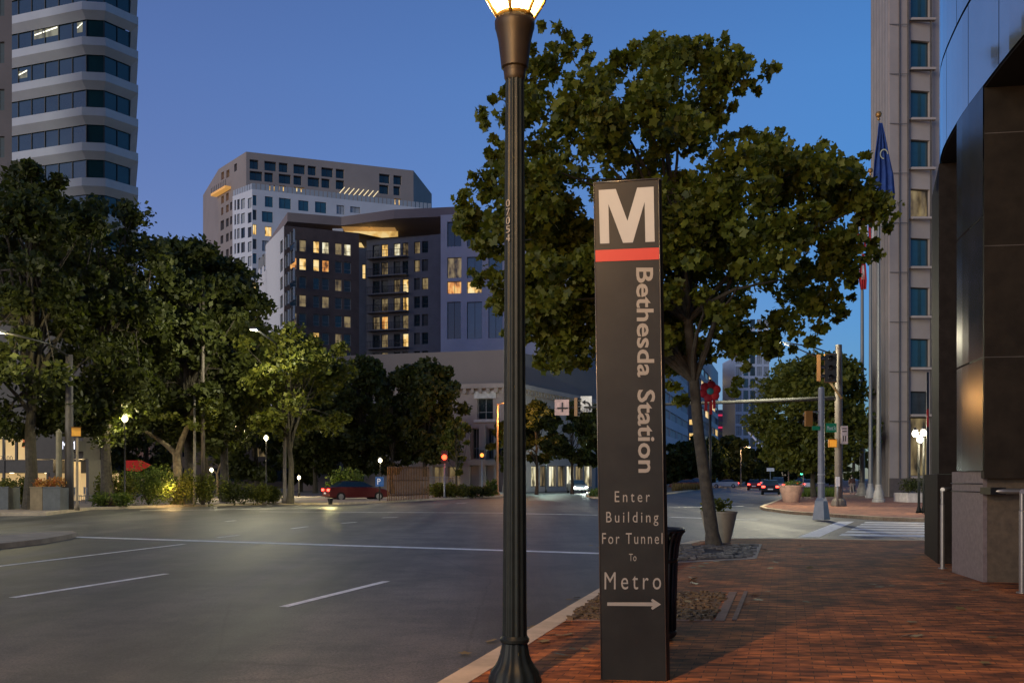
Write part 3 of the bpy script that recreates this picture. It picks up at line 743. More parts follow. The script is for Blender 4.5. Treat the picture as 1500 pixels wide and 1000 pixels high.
# fallen leaves on the bricks and in the gutter
rng = np.random.default_rng(9); vs = []; fs = []; sh = leaf_shape('maple')
for i in range(230):
    if i < 120: y_ = rng.uniform(7.2, 21); x_ = -.55+(y_-7)*.287+abs(rng.normal(0, .5))+.25; z_ = .012
    elif i < 170: y_ = rng.uniform(6, 20); x_ = -.55+(y_-7)*.287-abs(rng.normal(0, .12))-.03; z_ = RD+.012
    else: x_, y_, z_ = rng.uniform(1.5, 7), rng.uniform(7.5, 22), .012
    if z_ > 0 and .3 < x_ < 1.6 and 6.9 < y_ < 7.8: continue
    a = rng.random()*6.28; s = .05+.035*rng.random(); t1, t2 = rng.normal(0, .12, 2)
    for q in sh: dx, dy = (q[0]*math.cos(a)-q[1]*math.sin(a))*s, (q[0]*math.sin(a)+q[1]*math.cos(a))*s; vs.append((x_+dx, y_+dy, z_+.01+dx*t1+dy*t2))
    n0 = len(vs)-10; fs.append(tuple(range(n0, n0+10)))
me = bpy.data.meshes.new('fallen_leaves'); me.from_pydata(vs, [], fs); me.materials.append(leafmat('dry_leaves', (.10, .06, .02), (.24, .17, .05), .1))
o = bpy.data.objects.new('fallen_leaves', me); COL.objects.link(o); o['kind'] = 'stuff'; o['label'] = 'few dry fallen leaves on the bricks and in the gutter'
# red flower-shaped banner ornament, on a slim post behind the maple
fc = W(1040, 573, 23.2)
root = thing('hanging_ornament', 'dark red flower ornament with a turquoise centre on a slim post beside the maple trunk', 'ornament', (fc.x, fc.y, 0))
mb = MB()
mb.tube([(fc.x+.02, fc.y+.06, 0), (fc.x+.02, fc.y+.06, fc.z+.3)], [.035, .03], 10); mb.build('post', M_black, root)
mb = MB()
for k in range(6):
    a = 2*math.pi*k/6+.3
    c = fc+Vector((math.cos(a)*.16, 0, math.sin(a)*.15)); o_ = len(mb.v)
    mb.lathe([(.01, -.02), (.09, -.018), (.115, 0), (.09, .018), (.01, .02)], (0, 0), 14)
    for i in range(o_, len(mb.v)): x, y, z = mb.v[i]; mb.v[i] = (c.x+x, c.y+z, c.z+y)
mb.build('petals', mat('petal_red', (.45, .015, .035), .6), root)
mb = MB(); mb.lathe([(.01, -.03), (.07, -.028), (.085, 0), (.07, .028), (.01, .03)], (0, 0), 18); mb.v = [(fc.x+x, fc.y-.03+z, fc.z+y) for x, y, z in mb.v]; mb.build('centre', mat('turquoise_paint', (.05, .35, .42), .5), root)
mb = MB()
for k, (dx, dz, l) in enumerate(((-.10, -.26, .22), (.02, -.28, .28), (.10, -.24, .18))): mb.box((fc.x+dx-.035, fc.y-.02, fc.z+dz-l), (fc.x+dx+.035, fc.y-.005, fc.z+dz+.03), .2*k)
mb.build('ribbon', mat('ribbon_red', (.40, .02, .03), .7), root)

# ================= PLANTER POTS =================
def pot(label, x, y, rt, rb, h, m, plant, seed, grp='planter pots along the pavements', ph=.35):
    root = thing('planter_pot', label, 'planter', (x, y, 0), grp); mb = MB()
    mb.lathe([(rb*.97, 0), (rb, .02), (rt*.97, h*.93), (rt, h*.94), (rt, h), (rt*.88, h), (rt*.86, h*.9), (.02, h*.9)], (x, y), 36)
    smooth_angle(mb.build('pot', m, root)); rnd = random.Random(seed)
    cl = [(x+rnd.uniform(-.6, .6)*rt, y+rnd.uniform(-.6, .6)*rt, h+rnd.uniform(.02, ph*.7), rt*.38, rt*.38, ph*.4) for _ in range(9)]
    leaf_cloud('plants', cl, 55, .09, plant, root, seed, 'oval', .2)
    return root
M_pot = mat('pot_concrete', (.28, .25, .19), .85, var=.15, scale=3)
p = G(1053, 794); pot('tapered concrete planter pot right behind the maple trunk', p.x, p.y, .43, .27, .73, M_pot, M_leaf_md, 3)
p = G(1159, 735); pot('pinkish planter pot on the corner kerb, right of the stopped cars', p.x, p.y, .52*1.5, .33*1.5, 1.05, mat('pot_clay', (.40, .25, .19), .85), mat('x', (.2, .2, .02)) and M_leaf_lt, 4)
# ================= DISTANT AND MIDDLE BUILDINGS =================
# --- banded office tower, left ---
def V2(*a): return Vector(a)
tw = [(-63, 108.1), (-55.1, 105.3), (-45.9, 102.0), (-43.5, 102.3), (-41.3, 105.6), (-46.5, 118), (-62, 119)]
troot = thing('office_tower', 'tall office tower banded in pale stone and dark ribbon windows at the left edge', 'building', (-55, 112, 0))
M_band = mat('tower_band', (.41, .44, .49), .7, var=.08, scale=.3); M_tglass = mat('tower_glass', (.02, .04, .05), .12, 0, .35, .15, spec=.9)
M_tteal = mat('tower_teal_glass', (.008, .035, .045), .10, 0, .3, .2, spec=.7)
def off_poly(poly, d):
    out = []; n = len(poly)
    for i in range(n):
        p = Vector(poly[i-1][:2]); c = Vector(poly[i][:2]); q = Vector(poly[(i+1) % n][:2])
        t1 = (c-p).normalized(); t2 = (q-c).normalized(); n1 = Vector((t1.y, -t1.x)); n2 = Vector((t2.y, -t2.x)); b = (n1+n2).normalized()
        out.append(c+b*d/max(.4, b.dot(n1)))
    return out
inner = off_poly(tw, -.9); H0 = 3.76
mb = MB(); mb.prism([tuple(p) for p in off_poly(tw, -1.3)], -.1, 66); mb.build('core', mat('tower_core', (.012, .013, .016), .6), troot)
for k in range(-2, 15):
    zt = Zp(50, 102)-(-k+1)*0 if False else 1.5+(700-50)/1400*102-4.0+ (k-11)*H0   # top of the band of storey k
    if zt < 14: continue
    mb = MB(); a = off_poly(tw, 0); b = off_poly(tw, -.75); n = len(tw)
    lo_, hi_ = zt-.88, zt
    for i in range(n):
        j = (i+1) % n
        mb.quad((a[i].x, a[i].y, lo_), (a[j].x, a[j].y, lo_), (a[j].x, a[j].y, hi_), (a[i].x, a[i].y, hi_))
        mb.quad((b[i].x, b[i].y, lo_-.72), (b[j].x, b[j].y, lo_-.72), (a[j].x, a[j].y, lo_), (a[i].x, a[i].y, lo_))
        mb.quad((a[i].x, a[i].y, hi_), (a[j].x, a[j].y, hi_), (b[j].x, b[j].y, hi_), (b[i].x, b[i].y, hi_))
    mb.build('band', M_band, troot)
    g0, g1 = zt, zt+H0-1.6
    gp = off_poly(tw, -.9)
    for i, gm in ((1, M_tglass), (2, M_tteal), (3, M_tteal), (0, M_tglass)):
        p, q = gp[i], gp[i+1]; mb = MB(); mb.quad((p.x, p.y, g0), (q.x, q.y, g0), (q.x, q.y, g1), (p.x, p.y, g1))
        d = (q-p); L = d.length; d /= L; nr = Vector((d.y, -d.x)); m_ = max(1, round(L/1.75)); mm = mb
        for c_ in range(m_+1):
            u = c_/m_*L; x, y = p.x+d.x*u+nr.x*.03, p.y+d.y*u+nr.y*.03
            mm.obox((x-d.x*.04, y-d.y*.04), (d.x*.08, d.y*.08), (nr.x*.06, nr.y*.06), g0, g1-.01)
        wo = mm.build('ribbon_window', gm, troot); wo.data.materials.append(M_frame_dk); wo.data.polygons.foreach_set('material_index', [0]+[1]*(len(wo.data.polygons)-1))
for (x0, y0, x1, y1) in ((50, 42, 85, 55), (113, 33, 145, 48), (24, 104, 40, 115), (62, 292, 84, 308)):
    p, q = Vector(gp[1]), Vector(gp[2])
    h = px_hole(p, q, x0, y0, min(x1, 121), y1, 'w')
    d = (q-p).normalized(); nr = Vector((d.y, -d.x)); mb = MB()
    a = p+d*h[0]+nr*.012; b = p+d*h[1]+nr*.012
    for t in (.2, .55, .85): 
        zz = h[2]+(h[3]-h[2])*(.35+.5*t*.8); mb.quad((a.x+(b.x-a.x)*(t-.18), a.y+(b.y-a.y)*(t-.18), zz), (a.x+(b.x-a.x)*(t+.12), a.y+(b.y-a.y)*(t+.12), zz+.1), (a.x+(b.x-a.x)*(t+.12), a.y+(b.y-a.y)*(t+.12), zz+.26), (a.x+(b.x-a.x)*(t-.18), a.y+(b.y-a.y)*(t-.18), zz+.14))
    mb.build('ceiling_light', glow('office_tube_light', (1, .97, .75), 1.6), troot)
    mb = MB(); a2 = a-nr*.004; b2 = b-nr*.004; mb.quad((a2.x, a2.y, h[2]), (b2.x, b2.y, h[2]), (b2.x, b2.y, h[3]), (a2.x, a2.y, h[3])); mb.build('lit_pane', lit_pane('office_glow', (.16, .15, .09), (.30, .29, .19), .8), troot)

# --- dark tower at the very edge ---
dk = [(-80, 88), (-44.3, 84.5), (-44.0, 86), (-48, 100), (-80, 100)]
x_edge = Xp(17.5, 85)
dk = [(-54, 85.6), (x_edge, 85), (x_edge*92/85-.6, 92), (-57, 92)]
hs = []
for k in range(11):
    z = 5+k*4.2+4
    for u in range(9): hs.append((22+u*1.45, 23.1+u*1.45, z, z+1.9, 'r'))
hs = [(h[0]-21.5, h[1]-21.5)+h[2:] for h in hs if h[1]-21.5 < 9]
building('brown_tower', 'dark brown tower cut off by the left edge of the photo', dk, 0, 58, {0: hs}, mat('brown_cladding', (.055, .042, .045), .6, var=.25, scale=.25), wallname='wall')

# --- tall apartment block with the square-punched crown ---
A, B, C_, D_ = (-65.2, 212.4), (-55.9, 201), (-22, 213.4), (-19.4, 231)
zt = 70.1; fr_ = []
PH = lambda p, q, L_, k: [px_hole(p, q, *b, k) for b in L_]
sq = []
for (xa, xb, k) in ((252, 295, 0), (347, 410, 0), (440, 485, 0), (535, 597, 0), (627, 668, 0), (715, 778, 0), (808, 850, 0), (1088, 1145, 0), (1180, 1222, 0), (252, 320, 1), (347, 390, 1), (440, 505, 1), (535, 575, 1), (627, 690, 1), (715, 757, 1), (808, 850, 1), (1088, 1138, 1), (1180, 1212, 1)):
    h = px_hole(B, C_, 310+xa/4.41, 231, 310+xb/4.41, 244, 'g'); z1_ = (68.6, 66.2)[k]; sq.append((h[0]-.2, h[1]+.2, z1_-2.0, z1_, 'g'))
sq += PH(B, C_, [(393, 271, 403, 279), (409, 272, 419, 280), (431, 274, 446, 281), (577, 291, 588, 300)], 'y')
left = PH(A, B, [(324, 252, 328, 263), (331.5, 249, 336, 260), (324, 287, 328, 298), (331, 283, 335, 294), (324, 304, 327, 315), (331, 300, 335, 311)], 'o')
left += PH(A, B, [(343, 240, 347, 251)], 'g')+PH(A, B, [(323, 323, 328, 337), (331, 320, 335, 332), (323, 345, 327, 357), (331, 342, 335, 354), (323, 368, 327, 380), (331, 365, 335, 377), (337, 296, 340, 308), (337, 317, 340, 329), (337, 339, 340, 351), (337, 361, 340, 373), (323, 390, 327, 402), (331, 387, 335, 399)], 'g')
b2 = building('apartment_tower', 'tallest pale apartment block, square openings punched in its grey-brown crown', [A, B, C_, D_, (-30, 245), (-75, 232)], 0, zt, {0: left, 1: sq}, mat('taupe_panel', (.24, .21, .195), .8, var=.10, scale=.12), depth=.8)
# lit balcony and window-cleaning cradle
p, q = Vector(A), Vector(B); d = (q-p).normalized(); nr = Vector((d.y, -d.x)); mb = MB(); zz = Zp(277, 209)
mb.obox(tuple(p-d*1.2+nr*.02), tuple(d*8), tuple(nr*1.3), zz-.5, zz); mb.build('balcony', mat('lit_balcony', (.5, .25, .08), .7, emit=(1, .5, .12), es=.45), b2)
mb = MB()
for k in range(9): t = p-d*1.2+d*k; mb.tube([(t.x+nr.x*1.2, t.y+nr.y*1.2, zz), (t.x+nr.x*1.2, t.y+nr.y*1.2, zz+1.3)], .06, 5)
mb.build('balcony_rail', M_frame_dk, b2)
p, q = Vector(B), Vector(C_); d = (q-p).normalized(); nr = Vector((d.y, -d.x)); mb = MB()
for i in range(8):
    u0 = px_hole(B, C_, 495+i*7, 280, 500+i*7, 288, 'g')[0]; t = p+d*u0+nr*1.5; z_ = Zp(279+i*.8, t.y)
    mb.tube([(t.x, t.y, z_-.7), (t.x+1.2*d.x, t.y+1.2*d.y, z_+.8)], .09, 5)
mb.build('pergola_light', glow('pergola_warm', (1, .8, .45), .9), b2)
# white lower block in front of it (part of the same building)
wA, wB, wC = (-57.6, 197), (-52.2, 192), (-17, 206.5)
mbw = MB(); R1 = []
rows = [(375.8, 294)]
R1 = PH(wB, wC, [(388, 288, 399.6, 303.4), (408.6, 290.5, 426, 306), (437, 294, 452, 309), (461.5, 296, 478, 312), (383.7, 310, 399.6, 325.6)], 'b')
R1 += PH(wB, wC, [(493, 300.7, 504.5, 314), (513, 303, 527.7, 312), (384, 352.5, 394, 368)], 'l')+PH(wB, wC, [(388, 332, 398, 346)], 'y')
for k in range(8): R1 += PH(wB, wC, [(370.2, 286+21.3*k, 375.8, 301+21.3*k)], 'bdyd'[k % 4])
for k in range(4, 8): R1 += PH(wB, wC, [(384+(k % 2)*3, 289+21.3*k, 398, 304+21.3*k)], 'd')
L1 = []
for k in range(8):
    for j, (xa, xb) in enumerate(((343.4, 345.6), (347.4, 351), (353, 358.7), (363, 368.6))): L1 += PH(wA, wB, [(xa, 292+3-j+21.3*k-2, xb, 307+3-j+21.3*k-2)], 'gdll'[(j+k) % 4])
mbw = MB(); poly = [wA, wB, wC, (-12, 212), (-55, 200)]
zt2 = Zp(277, 192)
for i, h in ((0, L1), (1, R1)): wall_face(mbw, poly[i], poly[i+1], 0, zt2, h, .3)
wall_face(mbw, poly[2], poly[3], 0, zt2, []); wall_face(mbw, poly[4], poly[0], 0, zt2, []); mbw.quad(*[(p[0], p[1], zt2) for p in poly])
mbw.build('lower_block', mat('white_panel', (.50, .52, .56), .7, var=.08, scale=.2), b2)
for i, hh in ((0, L1), (1, R1)):
    for h in hh: add_window(b2, poly[i], poly[i+1], h, .3, M_frame_dk, 1, 0)
mb = MB()
for (p, q) in ((wA, wB), (wB, wC)):
    p, q = Vector(p), Vector(q); d = (q-p).normalized(); nr = Vector((d.y, -d.x)); L = (q-p).length
    for k in range(int(L/.9)):
        t = p+d*k*.9-nr*.2; mb.obox(tuple(t), tuple(d*.7), tuple(nr*.05), zt2+.02, zt2+1.25)
mb.build('roof_railing', mat('glass_railing', (.30, .33, .36), .3, var=.1), b2)

# --- dark brick apartment block ---
P0, P1, P2, P3, P4 = (-45.4, 169.7), (Xp(416, 150), 150), (Xp(526, 154.6), 154.6), (Xp(537, 155), 155), (Xp(646, 151.2), 151.2)
ZT = 41.1
def rowz(k): return 39.15-2.9*k
colsA = [(424.8, 435), (438.5, 448.8), (459, 468), (472, 482.3), (491, 501), (504, 514.3)]
litA = {(3, 1): 'm', (2, 4): 'm', (3, 3): 'm', (5, 2): 'y', (6, 1): 'm', (4, 0): 'm', (0, 1): 'm', (0, 2): 'y', (0, 3): 'w', (0, 5): 'w', (0, 4): 'm', (1, 0): 'o', (1, 1): 'y', (1, 2): 'y', (1, 3): 'o', (4, 5): 'm', (5, 4): 'm', (0, 0): 'l'}
hA = []
for r_ in range(10):
    for c_, (xa, xb) in enumerate(colsA):
        h = px_hole(P1, P2, xa, 349, xb, 366, 'g'); hA.append((h[0], h[1], rowz(r_)-1.85, rowz(r_), litA.get((r_, c_), 'd' if (r_*5+c_*3) % 4 else 'g')))
hB = []
colsB = [(546, 556), (558.5, 568), (576.7, 586), (589.5, 598), (606.5, 615), (618, 627)]
litB = {(1, 4): 'm', (2, 5): 'm', (3, 1): 'm', (4, 3): 'm', (5, 3): 'y', (6, 1): 'm', (0, 4): 'm', (0, 1): 'y', (0, 2): 'w', (0, 3): 'm', (2, 3): 'y', (2, 2): 'm', (3, 3): 'y', (3, 2): 'm', (4, 1): 'o', (4, 0): 'm', (5, 1): 'm', (1, 1): 'm'}
for r_ in range(10):
    for c_, (xa, xb) in enumerate(colsB):
        h = px_hole(P3, P4, xa, 353, xb, 370, 'g'); z = rowz(r_); hB.append((h[0], h[1], z-(2.15 if c_ < 4 else 1.85), z, litB.get((r_, c_), 'g' if (r_+c_) % 3 else 'd')))
hL = []
for r_ in range(9):
    for (xa, xb) in ((395, 398.5), (401.5, 405.3), (408, 412.4)): 
        h = px_hole(P0, P1, xa, 349, xb, 366, 'g'); hL.append((h[0], h[1], rowz(r_)-2.0, rowz(r_), 'd' if r_ % 3 else 'g'))
Pm = tuple(Vector(P0).lerp(Vector(P1), .36))
hC = [px_hole(P2, P3, 531, 387, 536, 408, 'y')]
b3root = thing('brick_apartments', 'dark brown brick apartment block with a white end wall and a lit roof terrace', 'building', (-25, 158, 0))
m_dkbrick = mat('dark_brown_brick', (.095, .066, .060), .85, var=.2, scale=.8); m_char = mat('charcoal_panel', (.105, .105, .120), .75, var=.15, scale=.5); m_wht = mat('white_end_wall', (.55, .55, .55), .8, var=.06)
mb = MB(); wall_face(mb, P1, P2, 0, ZT, hA, .3); mb.quad((P1[0], P1[1], ZT), (P2[0], P2[1], ZT), (P4[0], P4[1]+16, ZT), (P0[0]+3, P0[1]+5, ZT)); mb.build('brick_wall', m_dkbrick, b3root)
mb = MB(); wall_face(mb, P2, P3, 0, ZT-2.3, hC, .3); wall_face(mb, P3, P4, 0, ZT-1, hB, .3); mb.quad((P2[0], P2[1], ZT-1), (P4[0], P4[1], ZT-1), (P4[0], P4[1]+18, ZT-1), (P2[0], P2[1]+18, ZT-1)); mb.build('charcoal_wall', m_char, b3root)
mb = MB(); wall_face(mb, Pm, P1, 0, ZT, hL, .3); wall_face(mb, (P0[0], P0[1]), (Pm[0]+.25, Pm[1]-.6), 0, ZT-4.3, [px_hole(P0, Pm, 378.5, 378, 381.3, 394, 'g')]+[px_hole(P0, Pm, 384, 373, 387, 390, 'g')], .3)
mb.build('white_wall', m_wht, b3root)
for (p, q, hh) in ((P1, P2, hA), (P3, P4, hB), (Pm, P1, hL), (P2, P3, hC)):
    for h in hh: add_window(b3root, p, q, h, .3, M_frame_dk if hh is not hA else M_frame_lt, 0, 1)
# balconies
dB = (Vector(P4)-Vector(P3)); LB = dB.length; dB /= LB; nB = Vector((dB.y, -dB.x))
for r_ in range(7):
    u0, u1 = px_hole(P3, P4, 541, 350, 599, 360, 'g')[:2]; z = rowz(r_)-2.25
    mb = MB(); mb.obox(tuple(Vector(P3)+dB*u0), tuple(dB*(u1-u0)), tuple(nB*1.3), z-.2, z); bo = mb.build('balcony', m_char, b3root)
    mb = MB()
    for k in range(26): t = Vector(P3)+dB*(u0+(u1-u0)*k/25)+nB*1.24; mb.tube([(t.x, t.y, z), (t.x, t.y, z+1.05)], .03, 4)
    mb.tube([Vector((*(Vector(P3)+dB*u0+nB*1.24), z+1.05)), Vector((*(Vector(P3)+dB*u1+nB*1.24), z+1.05))], .04, 4); mb.build('railing', M_frame_dk, bo)
# flying roof and lit penthouse
roofpx = [(395, 350, 172), (421, 311, 154.8), (500, 317.5, 157.4), (577, 307, 153.2), (665, 302.5, 151.6), (690, 303, 151.0)]
mb = MB(); zr = 44.5; pts = [(Xp(a, c), c) for a, b, c in roofpx]
mb.prism(pts+[(pts[-1][0], 185), (pts[0][0]+4, 185)], zr-1.45, zr); mb.build('flying_roof', mat('roof_fascia', (.20, .165, .16), .8, var=.08, scale=.3), b3root)
mb = MB(); q0, q1 = (Xp(505, 161), 161), (Xp(583, 161), 161); wall_face(mb, q0, q1, ZT-2.5, zr-1.45, [])
mb.build('terrace_glass', lit_pane('terrace_glow', (.85, .50, .14), (1, .72, .30), .8, (.6, .6, .6), .5), b3root)
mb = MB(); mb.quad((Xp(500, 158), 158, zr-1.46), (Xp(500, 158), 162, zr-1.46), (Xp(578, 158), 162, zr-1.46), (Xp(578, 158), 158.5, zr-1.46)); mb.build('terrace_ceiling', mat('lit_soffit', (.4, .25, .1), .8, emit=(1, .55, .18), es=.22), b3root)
mb = MB(); mb.obox((Xp(487, 156), 156), (1.7, 0), (0, 1), ZT-1, ZT+1.1); mb.build('roof_box', m_wht, b3root)
lamp('terrace_light', (Xp(540, 159), 159.3, ZT+.3), 70, (1, .6, .2), .3, b3root)

# --- grey-white block beside it ---
G0, G1 = (Xp(645.5, 150.8), 150.8), (Xp(800, 148), 148)
hG = PH(G0, G1, [(655, 324.5, 675.6, 361), (684, 326, 706, 361), (655, 442, 675, 496)], 'g')+PH(G0, G1, [(684, 376, 706, 407), (684, 442, 706, 496), (715.4, 442, 736, 495), (715.4, 374, 736, 407), (715, 325, 736, 361)], 'b')
hG += PH(G0, G1, [(655, 377, 676, 407)], 'm')+PH(G0, G1, [(655, 412, 675.6, 430)], 'o')+PH(G0, G1, [(684, 412, 706, 429)], 'y')
for xa in (746, 768): hG += PH(G0, G1, [(xa, 442, xa+16, 495), (xa, 375, xa+16, 407), (xa, 325, xa+16, 361)], 'g')
building('grey_apartments', 'pale grey block with tall windows between the dark brick block and the lamp post', [G0, G1, (Xp(810, 165), 165), (Xp(655, 175), 175)], 0, Zp(313, 150), {0: hG}, mat('grey_render', (.42, .42, .47), .8, var=.08, scale=.3), depth=.4, mv=1)

# --- low beige building with cornice and columned front ---
YB = 105.0
c0, c1, c2 = (Xp(430, 112), 112), (Xp(752, YB), YB), (Xp(872, 128), 128)
root = thing('low_stone_building', 'low mauve-beige building with a cornice and tall piers behind the street trees', 'building', (Xp(700, 115), 115, 0))
m_up = mat('mauve_render', (.175, .15, .14), .85, var=.06, scale=.15); m_lo = mat('beige_stone', (.30, .245, .22), .8, var=.12, scale=.4)
zc = Zp(563, YB); zu = Zp(507, YB)
hW = PH(c0, c1, [(699, 583, 722, 614), (640, 583, 662, 614), (600, 583, 620, 614)], 'g')
hD = PH(c0, c1, [(691, 627, 702.5, 672), (714, 627, 724, 672), (727, 627, 738, 672), (640, 627, 660, 672), (610, 627, 630, 672)], 'g')+PH(c0, c1, [(656, 683, 680, 712), (634, 683, 650, 712)], 'm')
SHOP = [px_hole(c1, c2, 778+i*13, 682, 789+i*13, 712.5, 'wmwmwmw'[i]) for i in range(7)]
mb = MB(); wall_face(mb, c0, c1, -.1, zc, hW+hD, .5); wall_face(mb, c1, c2, -.1, zc, PH(c1, c2, [(770, 592, 776, 612), (785, 597, 793, 615), (800, 602, 808, 618)], 'g')+SHOP, .4); mb.build('front_wall', m_lo, root)
for h in hW+hD: add_window(root, c0, c1, h, .5, M_frame_lt, 1, 1)
for h in SHOP: add_window(root, c1, c2, h, .4, M_frame_dk, 2, 0, 'shop_window')
d = (Vector(c1)-Vector(c0)).normalized(); nr = Vector((d.y, -d.x)); d2 = (Vector(c2)-Vector(c1)).normalized(); n2 = Vector((d2.y, -d2.x))
mb = MB(); s0 = Vector(c0)-nr*2.5; s1 = Vector(c1)-nr*2.5-d*1.2; s2 = Vector(c2)
mb.prism([tuple(s0), tuple(s1), tuple(s2), (s2.x, 150), (s0.x, 150)], zc-.2, zu); mb.build('upper_storey', m_up, root)
mb = MB(); mb.prism([tuple(Vector(c0)+nr*.5), tuple(Vector(c1)+nr*.5+d*.5), tuple(Vector(c2)+n2*.5), tuple(Vector(c2)-n2), tuple(Vector(c1)-nr), tuple(Vector(c0)-nr)], zc-.35, zc+.15)
for k in range(48):
    t = Vector(c1)-d*(k*.9+.3)+nr*.02; mb.obox(tuple(t), tuple(d*.35), tuple(nr*.38), zc-.85, zc-.352)
for k in range(28):
    t = Vector(c1)+d2*(k*.9+.3)+n2*.02; mb.obox(tuple(t), tuple(d2*.35), tuple(n2*.38), zc-.85, zc-.352)
mb.build('cornice', m_lo, root)
# window shutters hood and sill
h = hW[0]; t = Vector(c0)+d*(h[0]-.35)+nr*.0
mb = MB(); mb.obox(tuple(t+nr*.003), tuple(d*(h[1]-h[0]+.7)), tuple(nr*.12), h[3]-.02, h[3]+.75); mb.obox(tuple(t+nr*.003), tuple(d*(h[1]-h[0]+.7)), tuple(nr*.2), h[2]-.3, h[2]-.02); mb.build('window_surround', mat('white_trim', (.5, .48, .46), .7), root)
for px0, px1 in ((676, 690), (703.5, 713), (725, 727), (739, 748), (624, 634)):
    h = px_hole(c0, c1, px0, 618, px1, 718, 'g'); t = Vector(c0)+d*h[0]; mb = MB(); mb.obox(tuple(t), tuple(d*max(.3, h[1]-h[0])), tuple(nr*.55), 0, Zp(622, YB)); mb.obox(tuple(t-d*.1), tuple(d*(max(.3, h[1]-h[0])+.2)), tuple(nr*.7), 0, .6)
    mb.build('pier', m_lo, root)
h = px_hole(c0, c1, 688, 676, 730, 678, 'g'); mb = MB(); mb.obox(tuple(Vector(c0)+d*h[0]+nr*.003), tuple(d*(h[1]-h[0])), tuple(nr*.75), Zp(681, YB), Zp(673, YB)); mb.build('ledge', m_lo, root)
# dark pilaster and the modern block with the lit upright windows
m0, m1 = (Xp(838, 140), 140), (Xp(872, 146), 146)
building('modern_block', 'small blue-grey modern block with five bright upright window strips beside the pylon', [m0, m1, (m1[0]+3, 165), (m0[0], 165)], 0, Zp(505, 142), {0: PH(m0, m1, [(840, 553+i*0, 843.5, 574) if i == 0 else (840+i*5.2, 553+i*1.3, 843.5+i*5.2, 574+i*1.3) for i in range(5)], 'w')+PH(m0, m1, [(841, 590, 868, 604), (841, 620, 868, 636)], 'g')}, mat('blue_grey_panel', (.13, .145, .18), .7), mv=0)
building('dark_shaft', 'narrow dark stair shaft rising left of the bright upright windows', [(Xp(820, 138), 138), (Xp(838, 138), 138), (Xp(838, 138), 150), (Xp(820, 138), 150)], 0, Zp(540, 138), {0: [(.4, 1.4, 3, 6, 'g')]}, mat('shaft_brick', (.06, .045, .045), .8))

# --- storefronts with lit glass down the side street, behind the fork ---
s0, s1 = (Xp(776, 178), 178), (Xp(880, 190), 190)
hh = []
L = (Vector(s1)-Vector(s0)).length
for i in range(6): hh.append((.4+i*L/6, (i+1)*L/6-.3, .2, 3.2, 'wmwmwm'[i]))
for i in range(6): hh.append((.4+i*L/6, (i+1)*L/6-.3, 4.4, 6.2, 'gdmgdg'[i]))
building('side_street_shops', 'dim row of lit shop windows closing the side street between lamp post and pylon', [s0, s1, (s1[0], 200), (s0[0], 200)], RD, 9, {0: hh}, mat('shop_wall', (.16, .20, .17), .8), mv=2)

# --- long office blocks down the avenue, left side ---
def avenue(label, name, xa, ya, xb, yb, ztop, zlist, win_h, k_seq, m, nwin, depth=.3, back=20, mv=3):
    a, b = (Xp(xa, ya), ya), (Xp(xb, yb), yb); L = (Vector(b)-Vector(a)).length; H = []
    for j, z in enumerate(zlist):
        for i in range(nwin): H.append((.3+i*L/nwin, (i+1)*L/nwin-.3, z, z+win_h, k_seq[(i+j*3) % len(k_seq)] if not isinstance(k_seq, dict) else k_seq.get(j, 'd')))
    return building(name, label, [(a[0]-25, a[1]+3), a, b, (b[0]-25, b[1]+6)], RD, ztop, {1: H}, m, depth=depth, fr=M_frame_lt, mv=mv)
avenue('long white and grey office with ribbon windows, receding beside the pylon', 'ribbon_office', 905, 150, 1008, 262, 38, [3.2+3.9*k for k in range(9)], 1.9, {0: 'y', 1: 'd', 2: 'l', 3: 'l', 4: 'l', 5: 'l', 6: 'l', 7: 'l', 8: 'l'}, mat('office_band', (.42, .43, .50), .7, var=.05, scale=.2), 8)
avenue('teal-glazed office down the avenue, behind the maple trunk', 'teal_office', 1021, 300, 1052, 385, 44, [5+4.4*k for k in range(8)], 2.5, ['b', 'l', 'b', 'd', 'y'], mat('teal_band', (.42, .47, .50), .7), 6)
building('narrow_shaft_block', 'narrow grey block with two lit yellow windows left of the maple trunk', [(Xp(1008, 268), 268), (Xp(1020, 268), 268), (Xp(1022, 290), 290), (Xp(1008, 290), 290)], RD, 40, {0: [(.3, 1.9, Zp(644, 268), Zp(634, 268), 'y'), (.3, 1.9, Zp(622, 268), Zp(614, 268), 'y')]}, mat('shaft_grey', (.15, .15, .17), .8))
nb = building('neon_building', 'block with red neon lines and a strip of orange-lit rooms down the avenue', [(Xp(1051, 400), 400), (Xp(1077, 400), 400), (Xp(1078, 430), 430), (Xp(1051, 430), 430)], RD, Zp(600, 400), {0: PH((Xp(1051, 400), 400), (Xp(1077, 400), 400), [(1071, 593+i*11.5, 1076, 601+i*11.5) for i in range(5)], 'o')+PH((Xp(1051, 400), 400), (Xp(1077, 400), 400), [(1053, 617, 1068, 622), (1053, 632, 1068, 637)], 'g')}, mat('neon_block_wall', (.16, .13, .15), .8))
mb = MB()
for y_ in (608, 626): mb.box((Xp(1051, 399.5), 399.3, Zp(y_+1.2, 400)), (Xp(1069, 399.5), 399.6, Zp(y_-1.2, 400)))
mb.build('neon_tube', glow('red_neon', (1, .04, .12), .6), nb)
t0, t1 = (Xp(1077, 330), 330), (Xp(1127, 330), 330); H = []
L = t1[0]-t0[0]
for j in range(13):
    for i in range(5): H.append((.2+i*L/5+(.25 if i else 0), (i+1)*L/5-.2, 4+4.1*j, 4+4.1*j+3.1, 'lbgll'[i] if j > 2 else 'ygblg'[i]))
gt = building('glass_tower', 'pale blue glass tower rising at the end of the avenue', [t0, t1, (t1[0]+2, 350), (t0[0], 350)], RD, Zp(522, 330), {0: H}, mat('tower_mullions', (.50, .54, .62), .5), mv=1)
